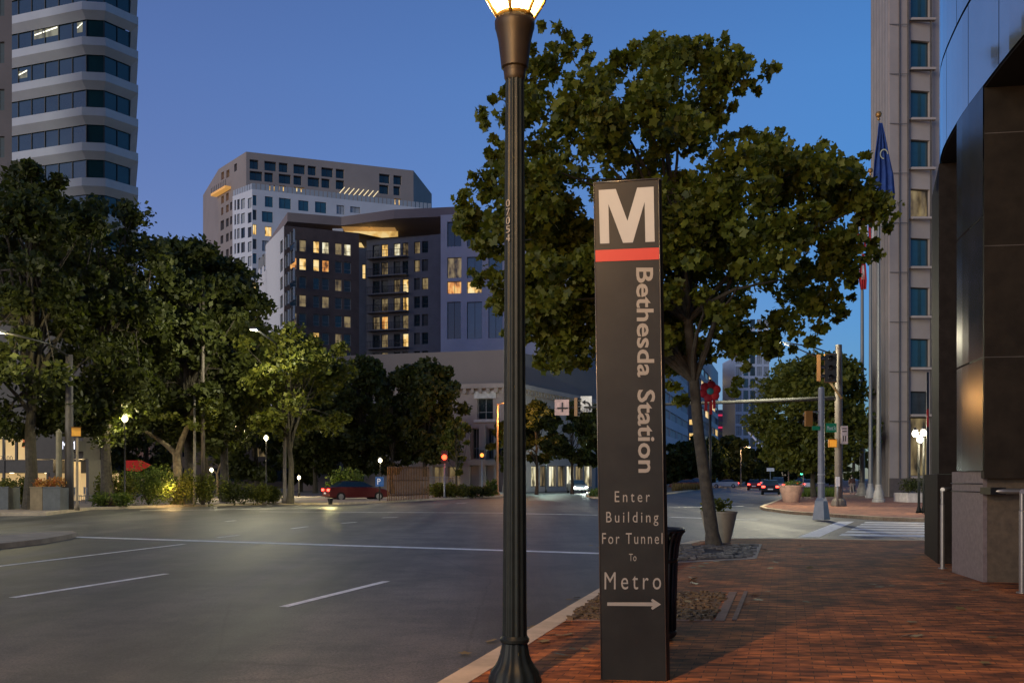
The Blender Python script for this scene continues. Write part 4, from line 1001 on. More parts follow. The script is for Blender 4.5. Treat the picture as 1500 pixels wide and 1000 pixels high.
mb = MB(); mb.add([(Xp(1096, 300), 300, Zp(632, 300)), (Xp(1128, 290), 290, Zp(668, 290)), (Xp(1128, 290), 290, Zp(666, 290)), (Xp(1096, 300), 300, Zp(630.5, 300)), (Xp(1096, 300), 301, Zp(632, 300)), (Xp(1128, 290), 291, Zp(668, 290)), (Xp(1128, 290), 291, Zp(664, 290)), (Xp(1096, 300), 301, Zp(629, 300))], [(0, 1, 2, 3), (7, 6, 5, 4), (0, 4, 5, 1), (3, 2, 6, 7)])
mb.build('light_edge', glow('white_edge_light', (.75, .75, 1), .3), gt)

building('plaza_row', 'low dark brick row closing the plaza behind the trees', [(Xp(150, 140), 140), (Xp(660, 140), 140), (Xp(660, 140), 150), (Xp(150, 140), 150)], 0, 9.5, {0: [(1.5+i*3.4, 3.6+i*3.4, 1.0+(0 if j == 0 else 3.6), 3.0+(0 if j == 0 else 3.4), 'gdgmggdg'[(i*3+j) % 8]) for i in range(14) for j in range(2)]}, mat('row_brick', (.07, .05, .04), .85, var=.2, scale=.5))
# --- left storefront with glazed upper room ---
YS = 62.0
root = thing('corner_store', 'lit two-storey glass storefront at the far left with 7500 over its entrance', 'shop', (Xp(40, YS), YS, 0))
m_dkf = mat('store_bronze', (.035, .028, .022), .5)
sx = lambda px: Xp(px, YS)
mb = MB()   # shell: floors, back wall, piers
mb.box((sx(-120), YS, Zp(692, YS)), (sx(78), YS+6, Zp(673, YS)))
mb.box((sx(-120), YS-.2, Zp(636, YS)), (sx(50), YS+6, Zp(628, YS)))
for px in (-60, -20, 5.5, 24, 47, 70): mb.box((sx(px)-.07, YS-.05, 0 if px in (70, 5.5) else Zp(673, YS)), (sx(px)+.07, YS+.1, Zp(690, YS) if False else Zp(636, YS) if px < 50 else Zp(692, YS)))
mb.box((sx(47.5), YS, Zp(672, YS)), (sx(122), YS+2.5, 11)); mb.box((sx(72), YS, 0), (sx(80), YS+1, Zp(692, YS))); mb.box((sx(126), YS+.0, 0), (sx(130), YS+3, Zp(672, YS)-.01)); mb.box((sx(-120), YS-.1, Zp(628, YS)), (sx(47), YS+7, 13))
mb.build('frame', m_dkf, root)
cream_glow = mat('cream_interior_glow', (.62, .50, .32), .8, var=.25, scale=.6, emit=(1, .66, .28), es=.5)  # room light put into the back walls as their own warm glow
mb = MB(); mb.box((sx(-120), YS+5, 0), (sx(126), YS+5.2, Zp(692, YS)-.01)); mb.box((sx(-120), YS+5, Zp(673, YS)+.01), (sx(47), YS+5.2, Zp(636, YS)-.01)); mb.box((sx(80.2), YS+2.4, 0), (sx(92), YS+2.6, 2.6)); mb.build('interior_wall', cream_glow, root)
mb = MB()
for px in (-40, -15, 8, 32, 60): mb.lathe([(.10, Zp(693, YS)), (.16, Zp(692.3, YS)), (.05, Zp(692, YS)+.0)], (sx(px), YS+.8), 12)
mb.box((sx(-30), YS+1.5, Zp(640, YS)), (sx(44), YS+1.7, Zp(637, YS))); mb.build('ceiling_light', glow('warm_downlight', (1, .80, .45), 4.0), root)
for i, px in enumerate((-20, 25, 60, 100)): lamp('shop_light', (sx(px), YS+1.6, 2.7 if px > 50 else 2.4), 70, (1, .72, .36), .3, root)
lamp('shop_light', (sx(15), YS+2.0, Zp(642, YS)), 60, (1, .8, .5), .3, root)
mb = MB(); lettering(mb, '7500', lambda u, v: Vector((sx(2+18*u), YS-.12, Zp(674-6.5*v, YS)))); mb.build('street_number', mat('number_bronze', (.12, .09, .06), .5), root)
mb = MB(); lettering(mb, 'AM', lambda u, v: Vector((sx(102.5+9.5*u), YS-1.5, Zp(658.5-11*v, YS)))); lettering(mb, 'M', lambda u, v: Vector((sx(117+8*u), YS-1.5, Zp(658.5-11*v, YS))))
ms = MB(); ms.box((sx(101), YS-1.4, Zp(661, YS)), (sx(127), YS-.1, Zp(646, YS)))
sg = thing('lit_letter_sign', 'white glowing capital letters over the shop front, behind the orange pedestrian signal', 'shop sign', (sx(113), YS-1.2, Zp(661, YS)))
ms.build('sign_board', M_black, sg); mb.build('letters', glow('white_letters', (.85, .88, 1), 2.0), sg)
# ================= RIGHT SIDE: STONE OFFICE =================
YR = 76.0; rx = lambda px: Xp(px, YR)
sL, sR = (rx(1303), YR), (rx(1383), YR+.8)
zrow = [Zp(y, YR) for y in (0, 60, 133, 205, 277, 349, 421, 496)]
hs = []
for i, yt in enumerate((-229, -156, -83, -12, 60, 133, 205, 277, 349, 421, 496)):
    hs.append(px_hole(sL, sR, 1334, yt, 1362, yt+43, 'm' if yt == 277 else 'b'))
hs += [px_hole(sL, sR, 1334, 573, 1362, 607, 'd')]+[px_hole(sL, sR, 1334, 611, 1362, 697, 'm')]
root = thing('stone_office', 'tall pale stone office with fluted corner fins and one column of dark windows', 'building', (rx(1330), YR, 0))
mb = MB(); wall_face(mb, sL, sR, 0, 72, hs, .35); mb.quad((sL[0], sL[1], 72), (sR[0], sR[1], 72), (sR[0], YR+20, 72), (sL[0], YR+20, 72))
fl0 = (Xp(1277, YR+3.5), YR+3.5); wall_face(mb, fl0, sL, 0, 72, []); mb.build('wall', M_stone, root)
for h in hs: add_window(root, sL, sR, h, .35, M_frame_dk, 0, 0)
mb = MB()
for y_ in [0+72.6*k for k in range(-4, 9)]:
    for yy in (y_+36,): 
        if yy > 690: continue
        z_ = Zp(yy, YR); mb.box((sL[0]+.0, YR-.012, z_-.03), (rx(1334)-.15, YR+.0, z_+.03)); mb.box((rx(1334)-.1, YR-.03, z_-.03+.35), (rx(1364), YR+.2, z_+.03+.35))
for px in (1318, 1331.5, 1365): mb.box((rx(px)-.025, YR-.010, 0), (rx(px)+.025, YR+.3, 71.9))
mb.build('joint', mat('stone_joint', (.10, .09, .09), .9), root)
for h in hs:
    t = Vector(sL)+Vector((1, 0))*h[0]; mb = MB(); mb.box((t.x-.12, YR-.12, h[2]-.18), (t.x+h[1]-h[0]+.12, YR+.3, h[2]-.004)); mb.build('window_sill', M_stone, root)
for k in range(6):
    t = Vector(fl0).lerp(Vector(sL), (k+.35)/6.3); mb = MB(); mb.lathe([(.19, 0), (.19, 72)], (t.x, t.y-.12), 12); mb.build('fin', mat('fin_stone', (.24, .22, .22), .7, var=.1, scale=.5), root)
mb = MB(); mb.box((sL[0]-.05, YR-.25, 0), (rx(1333), YR-.05, Zp(700, YR))); mb.box((rx(1363), YR-.25, 0), (rx(1383), YR-.05, Zp(700, YR))); mb.build('plinth', mat('brown_granite', (.10, .08, .075), .5, var=.2, scale=3), root)
# planter wall with clipped hedge
g = G(1345, 735.5); YP = g.y
root = thing('hedge_planter', 'clipped green hedge in a low pale wall planter before the stone office', 'planter', (Xp(1360, YP), YP, 0))
mb = MB(); mb.box((Xp(1330, YP), YP, 0), (Xp(1400, YP), YP+2.2, Zp(722, YP))); mb.build('planter_wall', mat('pale_wall', (.48, .44, .42), .8), root)
cl = [(Xp(1334+i*6, YP), YP+1+random.uniform(-.3, .3), Zp(711, YP), .35, .7, .5) for i in range(11)]; leaf_cloud('hedge', cl, 260, .11, M_leaf_dk, root, 8, 'oval', .2)

# ================= FLAGPOLES =================
def flagpole(label, px, pytop, pybase, r, flagfn):
    gg = G(px, pybase); Y = gg.y; X = Xp(px, Y); zt = Zp(pytop, Y)
    root = thing('flagpole', label, 'flagpole', (X, Y, 0), 'flagpoles before the stone office')
    mb = MB(); mb.lathe([(r*3.0, 0), (r*3.0, .16), (r*2.5, .2), (r*2.4, .5), (r*1.7, .8), (r*1.5, .95), (r*1.5, 1.1)], (X, Y), 28); smooth_angle(mb.build('base', mat('pole_base', (.30, .29, .28), .5), root))
    mb = MB(); mb.lathe([(r*1.25, 1.1), (r*1.2, 3.2), (r*.9, 8), (r*.7, zt-4), (r*.38, zt-.4)], (X, Y), 20); smooth_angle(mb.build('pole', mat('pole_aluminium', (.16, .16, .16), .45, .3, .06), root))
    mb = MB(); mb.lathe([(.02, zt-.4), (.10, zt-.33), (.10, zt-.25), (.03, zt-.2), (.16, zt-.12), (.20, zt+.02), (.15, zt+.15), (.02, zt+.2)], (X, Y), 18); smooth_angle(mb.build('finial', mat('gold_ball', (.40, .22, .07), .35, .6), root))
    flag = thing('flag', flagfn[0], 'flag', (X, Y, zt-.6), 'flags on the flagpoles')
    flagfn[1](flag, X, Y, zt-.6); return root
def cloth(x, y, zt, prof, m, parent, name, folds=7, amp=.12, yoff=0):
    """limp hanging flag: prof lists (z drop, left, right)"""
    mb = MB(); n = 26; rows = []
    for dz, a, b in prof:
        rows.append([(x+a+(b-a)*i/n, y-.18+yoff-amp*math.sin(i/n*folds*math.pi+dz*.5)*min(1, (b-a)*1.4), zt-dz) for i in range(n+1)])
    vs = [p for r in rows for p in r]; fs = [(j*(n+1)+i, j*(n+1)+i+1, (j+1)*(n+1)+i+1, (j+1)*(n+1)+i) for j in range(len(rows)-1) for i in range(n)]
    mb.add(vs, fs, True); o = mb.build(name, m, parent)
    md = o.modifiers.new('thick', 'SOLIDIFY'); md.thickness = .015; return o
m_navy = mat('navy_cloth', (.012, .045, .20), .8, var=.3, scale=1.5); m_redc = mat('red_cloth', (.40, .02, .03), .8, var=.2, scale=1.5); m_whc = mat('white_cloth', (.55, .52, .52), .8, var=.1)
def flag_blue(fl, x, y, z):
    cloth(x, y, z, [(0, -.05, .15), (.8, -.15, .35), (2, -.35, .62), (3.2, -.45, .9), (4.4, -.5, 1.0), (5.2, -.35, .85), (5.9, -.1, .55)], m_navy, fl, 'cloth')
    mb = MB()
    for a0 in range(20):
        a, b = a0/20*2*math.pi, (a0+1)/20*2*math.pi
        if a0 % 20 > 14: continue
        mb.quad(*[(x+.20+r*math.cos(t), y-.36, z-2.0+r*1.25*math.sin(t)) for r, t in ((.20, a), (.26, a), (.26, b), (.20, b))])
    mb.build('emblem', mat('emblem_gold', (.45, .45, .30), .7), fl)
def flag_us(fl, x, y, z):
    cloth(x, y, z, [(0, -.3, .15), (.9, -.7, .2), (1.8, -1.0, .22), (2.7, -1.25, .2)], m_navy, fl, 'canton', 5)
    for i in range(6):
        cloth(x, y, z, [(2.7, -1.25+i*.25, -1.07+i*.25), (4, -1.15+i*.23, -.97+i*.23), (5.2, -.9+i*.18, -.75+i*.18)], m_redc if i % 2 == 0 else m_whc, fl, 'stripe', 2, .06)
def flag_red(fl, x, y, z):
    cloth(x, y, z, [(0, -.05, .1), (1, -.25, .25), (2.2, -.4, .35), (3, -.25, .3)], m_redc, fl, 'cloth'); cloth(x, y, z, [(1.0, -.1, .05), (2.2, -.15, .1)], m_whc, fl, 'pale_panel', 2, .1, -.08)
flagpole('nearest and tallest aluminium flagpole, carrying the dark blue flag', 1287, 168, 735, .13, ('large limp navy flag with a pale ring, highest of the three flags', flag_blue))
flagpole('middle flagpole, carrying the stars and stripes', 1275, 250, 729, .13, ('limp red white and blue striped flag just left of the navy one', flag_us))
flagpole('lowest flagpole, partly behind the maple leaves', 1263, 362, 726, .18, ('small red and white flag showing among the maple leaves', flag_red))

# ================= RIGHT SIDE: DARK GLOSSY BUILDING =================
m_pol = mat('polished_dark_panel', (.42, .46, .46), .10, .75, .12, .5, spec=1.0)
m_pol.node_tree.nodes['Principled BSDF'].inputs['Coat Weight'].default_value = .5
m_pol.node_tree.nodes['Principled BSDF'].inputs['IOR'].default_value = 2.3
m_gran = mat('brown_polished_granite', (.020, .015, .010), .7, 0, .3, 3, spec=.15)
m_base = mat('mauve_flamed_granite', (.17, .14, .14), .55, 0, .22, 14, bump=.08, bscale=80); m_base2 = mat('brown_flamed_granite', (.085, .064, .040), .5, 0, .3, 9)
root = thing('granite_building', 'dark glossy building with a curved panelled facade over granite piers at the right edge', 'building', (8, 14, 0))
curve = [(5.7, 3.0), (5.95, 7.0), (6.2, 10.0), (6.45, 12.1), (6.70, 13.6), (6.98, 15.0), (7.44, 16.6), (8.1, 17.9), (9.2, 19.0), (10.8, 19.7), (13, 20)]
def bez(pts, k=4):
    out = []
    for i in range(len(pts)-1):
        p0 = Vector(pts[max(0, i-1)]); p1 = Vector(pts[i]); p2 = Vector(pts[i+1]); p3 = Vector(pts[min(len(pts)-1, i+2)])
        for j in range(k):
            t = j/k; out.append(.5*((2*p1)+(-p0+p2)*t+(2*p0-5*p1+4*p2-p3)*t*t+(-p0+3*p1-3*p2+p3)*t**3))
    return out+[Vector(pts[-1])]
cv = bez(curve, 4); ZR = 7.05
# panels: courses of curved cladding with open joints, one mesh per course
courses = [(ZR, ZR+1.55), (ZR+1.55, ZR+3.1), (ZR+3.1, ZR+4.65), (ZR+4.65, ZR+7.5), (ZR+7.5, ZR+11), (ZR+11, ZR+15), (ZR+15, ZR+20), (ZR+20, ZR+26)]
for ci, (za, zb) in enumerate(courses):
    mb = MB(); g_ = .028
    for i in range(len(cv)-1):
        a, b = cv[i], cv[i+1]; t = (b-a).normalized(); e0 = g_ if i % 4 == (0 if ci % 2 else 2) else 0
        a2 = a+t*e0; nrm = Vector((t.y, -t.x))
        mb.quad((b.x, b.y, za+g_), (a2.x, a2.y, za+g_), (a2.x, a2.y, zb-g_), (b.x, b.y, zb-g_))
    mb.build('facade_course', m_pol, root)
# body behind the joints, soffit and arcade wall
mb = MB(); body = [tuple(p+Vector((.03, .0))) for p in cv]; mb.prism(body+[(40, 20), (40, 3)], ZR+.004, ZR+26); mb.build('body', mat('dark_joint', (.01, .01, .01), .6), root)
# windows in the upper curve
cx_, cy_ = cv[13], cv[15]
d = (cy_-cx_).normalized(); nrm = Vector((-d.y, d.x)); mb = MB(); a = cx_+nrm*.01; b = cy_+nrm*.01
mb.quad((b.x-.03, b.y, ZR+3.2), (a.x-.03, a.y, ZR+3.2), (a.x-.03, a.y, ZR+5.6), (b.x-.03, b.y, ZR+5.6)); mb.build('upper_window', M_glass, root)
# main pier and arcade wall
ns = Vector((SU.x, SU.y)); nv = Vector((SV.x, SV.y))
c0_ = Vector((6.80, 13.8)); c1_ = Vector((7.02, 15.25))
ZB = Zp(690, 13.8)
pf_ = [p for p in cv if 13.55 <= p.y <= 15.3]
inx = lambda p, k: p+nv*k
mb = MB(); mb.prism([(pf_[0].x+.02, pf_[0].y), (14.5, 12.4), (14.5, 15.6), (pf_[-1].x+.2, pf_[-1].y)], ZB-.1, ZR); mb.build('pier', m_gran, root)
mb = MB(); pf = [p for p in cv if 13.55 <= p.y <= 15.3]; m_pf = mat('black_polished_granite', (.030, .032, .036), .22, 0, .3, 2, spec=.5)
for za, zb in ((ZB+.01, ZB+1.6), (ZB+1.63, ZB+3.6), (ZB+3.63, ZR+.02)):
    for i in range(len(pf)-1): a, b = pf[i], pf[i+1]; mb.quad((b.x, b.y, za), (a.x, a.y, za), (a.x, a.y, zb), (b.x, b.y, zb))
mb.build('pier_facing', m_pf, root)
mb = MB(); mb.prism([tuple(c0_), (6.86, 13.80), (7.12, 15.28), tuple(c1_)], -.02, ZB); mb.build('pier_base_side', m_base, root)
mb = MB(); mb.prism([(6.862, 13.798), (14.5, 12.45), (14.5, 15.6), (7.14, 15.30)], -.02, ZB-.006); mb.build('pier_base', m_base2, root)
mb = MB(); mb.prism([(7.55, 16.9), (9.4, 16.4), (9.4, 19.0), (8.3, 18.9)], ZB-.02, ZR); mb.prism([(7.48, 16.8), (9.5, 16.2), (9.5, 15.0), (14, 15), (14, 19.1), (8.2, 19.0)], -.02, ZB-.03); mb.build('rear_pier', mat('dark_pier_granite', (.018, .014, .012), .75, 0, .3, 5, spec=.1), root)
mb = MB(); mb.prism([(9.6, 15.6), (10, 15.6), (10, 3), (9.6, 3)], 0, ZR); mb.build('arcade_wall', m_gran, root)
mb = MB()
for z_ in (ZB-.30, ZB-.18): mb.tube([(6.79, 13.79, z_), (7.0, 15.25, z_)], .008, 5)
mb.build('band_groove', M_frame_dk, root)
mb = MB(); q0 = Vector((pf_[0].x+.02, pf_[0].y)); q1 = Vector((14.5, 12.4)); dq = (q1-q0).normalized(); nq = Vector((dq.y, -dq.x))
for z_ in (ZB+1.62, ZB+3.2, ZB+4.8): mb.obox(tuple(q0+nq*.003), tuple(dq*3), tuple(-nq*.002), z_-.006, z_+.006)
for u_ in (.95, 1.9): mb.obox(tuple(q0+dq*u_+nq*.0035), tuple(dq*.012), tuple(-nq*.002), ZB, ZR)
mb.build('stone_joint', mat('joint_line', (.07, .06, .05), .8), root)
# handrails
M_steel = mat('brushed_steel', (.28, .27, .25), .4, .7, .1, 8)
def rail(label, x, y, x2, y2, h=1.33):
    root = thing('handrail', label, 'handrail', (x, y, 0), 'steel handrails by the granite piers'); mb = MB(); mb.lathe([(.07, 0), (.07, .015), (.038, .02), (.038, h-.25), (.03, h-.24), (.03, h-.02)], (x, y), 18); smooth_angle(mb.build('post', M_steel, root))
    mb = MB(); mb.tube([(x, y, h), ((x+x2)/2, (y+y2)/2, h), (x2, y2, h)], .036, 12); mb.build('rail', M_steel, root)
rail('steel handrail post left of the granite pier', 7.14, 15.85, 7.7, 16.6, 1.31)
rail('steel handrail with its bar ending before the brown granite base, nearest of the two', 6.67, 12.5, 6.95, 12.65, 1.32)
root2 = thing('wall_rail', 'horizontal steel bar fixed along the front of the brown granite base', 'handrail', (6.9, 13.4, 1.3)); mb = MB(); mb.tube([(6.78, 13.55, 1.315), (6.95, 13.52, 1.315), (8.2, 13.30, 1.315)], .04, 12); mb.build('bar', M_steel, root2)
mb = MB(); mb.box((6.76, 13.50, 1.27), (6.98, 13.80, 1.37)); mb.build('bracket', M_black, root2)

# ================= SIGNALS AND POLES, FAR CORNER =================
def signal_head(nm, label, x, y, z, rz=0, lit=None, h=1.05, n=3, w_=.34, side=False):
    """vertical head, face towards -y before turning"""
    root = local(nm, label, 'traffic light'); ORG[root.name] = Vector((0, 0, 0))
    mb = MB(); mb.box((-w_/2, 0, 0), (w_/2, .2, h)); mb.build('housing', M_sig, root)
    mb = MB(); mb.box((-w_/2+.01, -.012, .01), (w_/2-.01, -.002, h-.01)); mb.build('face', M_black, root)
    for i in range(n):
        zc = h-(i+.5)*h/n; r = min(.13, h/n*.4)
        vs = MB(); seg = 14
        for k in range(seg):
            a, b = math.pi*(-.12+1.24*k/seg), math.pi*(-.12+1.24*(k+1)/seg)
            p = lambda t, yy: (r*1.08*math.cos(t), yy, zc+r*1.08*math.sin(t))
            vs.quad(p(a, -.013), p(b, -.013), p(b, -.22), p(a, -.22))
        vs.build('visor', M_black, root)
        le = MB(); le.v = []; le.lathe([(.01, 0), (r*.7, .01), (r, .025)], (0, 0), 18); le.v = [(X_, -.045+Z_, zc+Y_) for X_, Y_, Z_ in le.v]
        le.build('lens', lit[i] if lit and lit[i] else M_lens_off, root)
    root.location = (x, y, z); root.rotation_euler = (0, 0, rz); return root
def ped_head(label, x, y, z, rz, m):
    root = local('pedestrian_signal', label, 'pedestrian signal'); mb = MB(); mb.box((-.21, 0, 0), (.21, .2, .42)); mb.build('housing', M_sig, root)
    mb = MB(); mb.box((-.19, -.008, .02), (.19, -.002, .40)); mb.build('face', m, root)
    mb = MB(); mb.box((-.22, -.16, .42), (.22, .02, .435)); mb.build('hood', M_sig, root)
    root.location = (x, y, z); root.rotation_euler = (0, 0, rz); return root
YM = G(1229, 741).y; xm = Xp(1228.5, YM); zt = Zp(505, YM)
root = thing('signal_mast', 'tall brown-grey signal mast with a long horizontal arm across the avenue', 'signal pole', (xm, YM, 0))
M_mast = mat('mast_bronze', (.12, .10, .085), .6, .1, .15, 2)
mb = MB(); mb.lathe([(.27, 0), (.27, .12), (.21, .14), (.20, 5.5), (.17, zt)], (xm, YM), 20); smooth_angle(mb.build('pole', M_mast, root))
mb = MB(); mb.lathe([(.40, 0), (.42, .05), (.36, .3), (.28, .42)], (xm, YM), 12, smooth=False); mb.build('base', M_mast, root)
arm0 = Vector((xm-.1, YM, Zp(583, YM))); arm1 = W(812, 598, 58.5)
mb = MB(); mb.tube([arm0, arm0.lerp(arm1, .5), arm1], [.12, .09, .06], 12); mb.build('mast_arm', mat('arm_grey', (.035, .036, .035), .85), root)
mb = MB(); mb.tube([W(1233, 583, YM-.25), W(1206, 546, YM-.4)], .07, 8); mb.build('brace', mat('brace_yellow', (.5, .36, .16), .6), root)
la = W(1124, 500, YM); mb = MB(); mb.tube([W(1222, 519, YM), W(1190, 508, YM), W(1160, 503, YM), la+Vector((.3, 0, .02))], .035, 8); mb.tube([W(1222, 534, YM), W(1190, 520, YM), W(1165, 509, YM), W(1150, 504, YM)], .035, 8); mb.tube([W(1192, 508, YM), W(1192, 521, YM)], .025, 6); mb.build('lamp_arm', M_black, root)
mb = MB(); mb.box((la.x-.35, la.y-.18, la.z), (la.x+.35, la.y+.18, la.z+.1)); mb.build('lamp_head', M_galv, root)
mb = MB(); mb.box((la.x-.28, la.y-.13, la.z-.04), (la.x+.2, la.y+.13, la.z-.003)); mb.build('lamp_lens', glow('led_white', (1, .96, .85), 6), root)
lamp('lamp_light', (la.x, la.y, la.z-.12), 5000, (1.0, .92, .64), .15, root)
s1 = signal_head('traffic_light', 'three-lens yellow traffic light hanging beside the top of the brown mast', Xp(1216, YM-.5), YM-.6, Zp(560, YM-.5), R(-12), None, 1.5, 3, .62)
s2 = signal_head('traffic_light', 'traffic light seen edge-on just left of the three-lens one', Xp(1203, YM-.5), YM-.4, Zp(558, YM-.5), R(72), None, 1.4, 3, .42)
# nearer thin pole
YN = G(1202, 757).y; xn = Xp(1203, YN)
root = thing('signal_post', 'slim grey signal post on a square grey footing at the far corner', 'signal pole', (xn, YN, 0))
mb = MB(); mb.lathe([(.135, .7), (.125, 2.5), (.115, Zp(568, YN)), (.06, Zp(566.5, YN))], (xn, YN), 18); smooth_angle(mb.build('pole', mat('post_grey', (.24, .24, .27), .55, .2, .12, 3), root))
mb = MB(); mb.lathe([(.34, -.1), (.33, .02), (.24, .62), (.17, .75)], (xn, YN), 4+0, smooth=False); mb.build('footing', M_galv, root)
mb = MB(); mb.tube([(xn, YN, Zp(603, YN)), (Xp(1184, YN), YN, Zp(603, YN))], .03, 6); mb.build('bracket', M_galv, root)
mb = MB(); mb.lathe([(.14, Zp(696, YN)), (.145, Zp(695, YN)), (.14, Zp(694, YN))], (xn, YN), 16); mb.lathe([(.14, Zp(708, YN)), (.145, Zp(707, YN)), (.14, Zp(706, YN))], (xn, YN), 16); mb.build('strap', M_galv_lt, root)
signal_head('traffic_light', 'small orange-sided traffic light on a bracket left of the slim grey post', Xp(1185, YN), YN+.15, Zp(624, YN), R(180), None, .42*1.4, 2, .26)
sgn = thing('street_name_sign', 'green street-name sign projecting right of the slim grey post', 'street sign', (xn, YN, Zp(632, YN)))
mb = MB(); mb.box((xn+.12, YN-.20, Zp(633, YN)), (Xp(1223, YN), YN-.17, Zp(620, YN))); mb.build('plate', M_green_sign, sgn)
mb = MB(); mb.box((Xp(1188, YN), YN-.15, Zp(630, YN)), (xn-.1, YN-.12, Zp(624, YN)), R(4)); mb.build('cross_plate', M_green_sign, sgn)
mb = MB(); lettering(mb, 'Mont St', lambda u, v: Vector((xn+.16+.34*u, YN-.205, Zp(630-6.0*v, YN)))); mb.build('lettering', M_white, sgn)
ped_head('orange pedestrian signal on the left side of the brown mast, below the green sign', Xp(1219, YM-.4), YM-.55, Zp(655, YM-.4), R(0), mat('ped_face_orange', (.8, .32, .03), .5, emit=(1, .42, .04), es=.35))
bd = MB(); root = thing('regulation_sign', 'tall white regulation sign on the right side of the brown mast', 'sign', (Xp(1237, YM), YM-.3, Zp(650, YM)))
bd.box((Xp(1232, YM-.3), YM-.30, Zp(650, YM-.3)), (Xp(1242, YM-.3), YM-.27, Zp(623.5, YM-.3))); bd.build('plate', mat('sign_pale', (.5, .42, .40), .6), root)
bd = MB(); x_ = Xp(1237, YM-.3)
for k in range(2): bd.box((x_-.12, YM-.305, Zp(627.5+4*k, YM-.3)-.03), (x_+.12, YM-.302, Zp(627.5+4*k, YM-.3)+.03))
bd.box((x_-.08, YM-.305, Zp(646, YM-.3)), (x_-.03, YM-.302, Zp(638, YM-.3))); bd.box((x_+.03, YM-.305, Zp(646, YM-.3)), (x_+.08, YM-.302, Zp(638, YM-.3))); bd.build('legend', M_black, root)
# signs and signals on the far end of the mast arm
YA = 57.6
def plate(label, x0, y0, x1, y1, m, extra=None, cat='sign', nm='traffic_sign'):
    root = thing(nm, label, cat, (Xp((x0+x1)/2, YA), YA, Zp(y1, YA))); mb = MB(); mb.box((Xp(x0, YA), YA-.02, Zp(y1, YA)), (Xp(x1, YA), YA+.01, Zp(y0, YA))); mb.build('plate', m, root)
    if extra: extra(root)
    return root
def back_cross(root):
    mb = MB(); mb.box((Xp(816, YA), YA-.08, Zp(598.6, YA)), (Xp(832, YA), YA-.03, Zp(596.6, YA))); mb.box((Xp(823, YA), YA-.06, Zp(603, YA)), (Xp(824.5, YA), YA-.025, Zp(589, YA))); mb.build('strap', M_frame_dk, root)
plate('pinkish square sign back at the tip of the mast arm, right of the lamp post', 812.5, 585, 833.5, 608, mat('pink_plate', (.50, .34, .33), .6), back_cross)
def left_arrow(root):
    mb = MB(); cx, cy = Xp(861, YA), Zp(591, YA); pts = []
    for k in range(9):
        a = math.radians(0+100*k/8); pts.append((cx-.14+.27*math.cos(a), YA-.03, cy-.22+.30*math.sin(a)))
    for i in range(8): 
        p, q = pts[i], pts[i+1]; mb.quad((p[0]-.05, p[1], p[2]-.02), (p[0]+.05, p[1], p[2]+.02), (q[0]+.05, q[1], q[2]+.05), (q[0]-.05, q[1], q[2]-.05))
    mb.quad((cx-.36, YA-.03, cy+.08), (cx-.14, YA-.03, cy-.07), (cx-.14, YA-.03, cy+.23)); mb.quad((cx+.08, YA-.03, cy-.40), (cx+.18, YA-.03, cy-.40), (cx+.18, YA-.03, cy-.2), (cx+.08, YA-.03, cy-.2))
    mb.build('arrow', M_black, root)
    mb = MB(); lettering(mb, 'ONLY', lambda u, v: Vector((Xp(852+13*u, YA), YA-.03, Zp(602.5-4*v, YA)))); mb.build('lettering', M_black, root)
plate('white left-turn-only sign on the mast arm, beside the pylon edge', 850.5, 580, 867, 603, mat('sign_white', (.6, .58, .58), .6), left_arrow)
signal_head('traffic_light', 'orange-sided traffic light on the mast arm between the pink and white signs', Xp(847.5, YA), YA+.1, Zp(609, YA), R(62), None, 1.1, 3, .36)
# ================= PLAZA: POLES, LAMPS, SIGNS =================
g = G(95, 746); root = thing('utility_pole', 'tall grey-brown steel pole on the plaza kerb at the far left', 'pole', (g.x, g.y, 0))
mb = MB(); mb.lathe([(.21, 0), (.2, 2), (.17, 6.2), (.16, 7.4)], (Xp(100, g.y), g.y+.1), 16); mb.build('pole', mat('steel_brown', (.10, .09, .085), .6, .3, .15), root)
mb = MB(); mb.tube([(Xp(100, g.y), g.y+.1, 7.3), (Xp(100, g.y)-.2, g.y-1.5, 7.7), (Xp(100, g.y)-.4, g.y-5.3, 7.7)], .05, 8); mb.build('arm', M_black, root)
mb = MB(); mb.box((Xp(100, g.y)-.55, g.y-5.8, 7.6), (Xp(100, g.y)-.25, g.y-5.1, 7.72)); mb.build('lamp_head', M_frame_dk, root); lamp('lamp_light', (Xp(100, g.y)-.4, g.y-5.4, 7.4), 1000, (1, .86, .42), .15, root)  # lamp and its arm added to the pole to light road and verge
mb = MB(); mb.lathe([(.17, 0), (.16, .3), (.14, .5), (.135, Zp(634, g.y)), (.15, Zp(633, g.y)), (.02, Zp(628, g.y))], (Xp(90, g.y), g.y-.25), 14); mb.build('lower_post', mat('post_olive', (.20, .18, .12), .6), root)
g = G(113, 747)
root = thing('signal_post', 'thin post carrying an orange pedestrian signal in front of the lit white letters', 'signal pole', (g.x, g.y, 0)); mb = MB(); mb.lathe([(.12, 0), (.11, .25), (.06, .3), (.055, Zp(640, g.y))], (g.x, g.y), 12); mb.build('post', mat('post_tan', (.22, .17, .11), .6), root)
sh = ped_head('orange pedestrian signal box on the thin post at the far left', g.x, g.y-.1, Zp(639, g.y), R(25), mat('ped_face_amber', (.6, .3, .04), .5, emit=(1, .45, .06), es=.25))
for ch in sh.children: ch.scale = (1, 1, 1.0)
g = G(41, 735); root = thing('signal_post', 'thin brown post with a glowing orange hand signal in front of the glass store', 'signal pole', (g.x, g.y, 0)); mb = MB(); mb.lathe([(.09, 0), (.05, .3), (.05, Zp(640, g.y))], (g.x, g.y), 10); mb.build('post', mat('post_tan', (.2, .2, .2)), root)
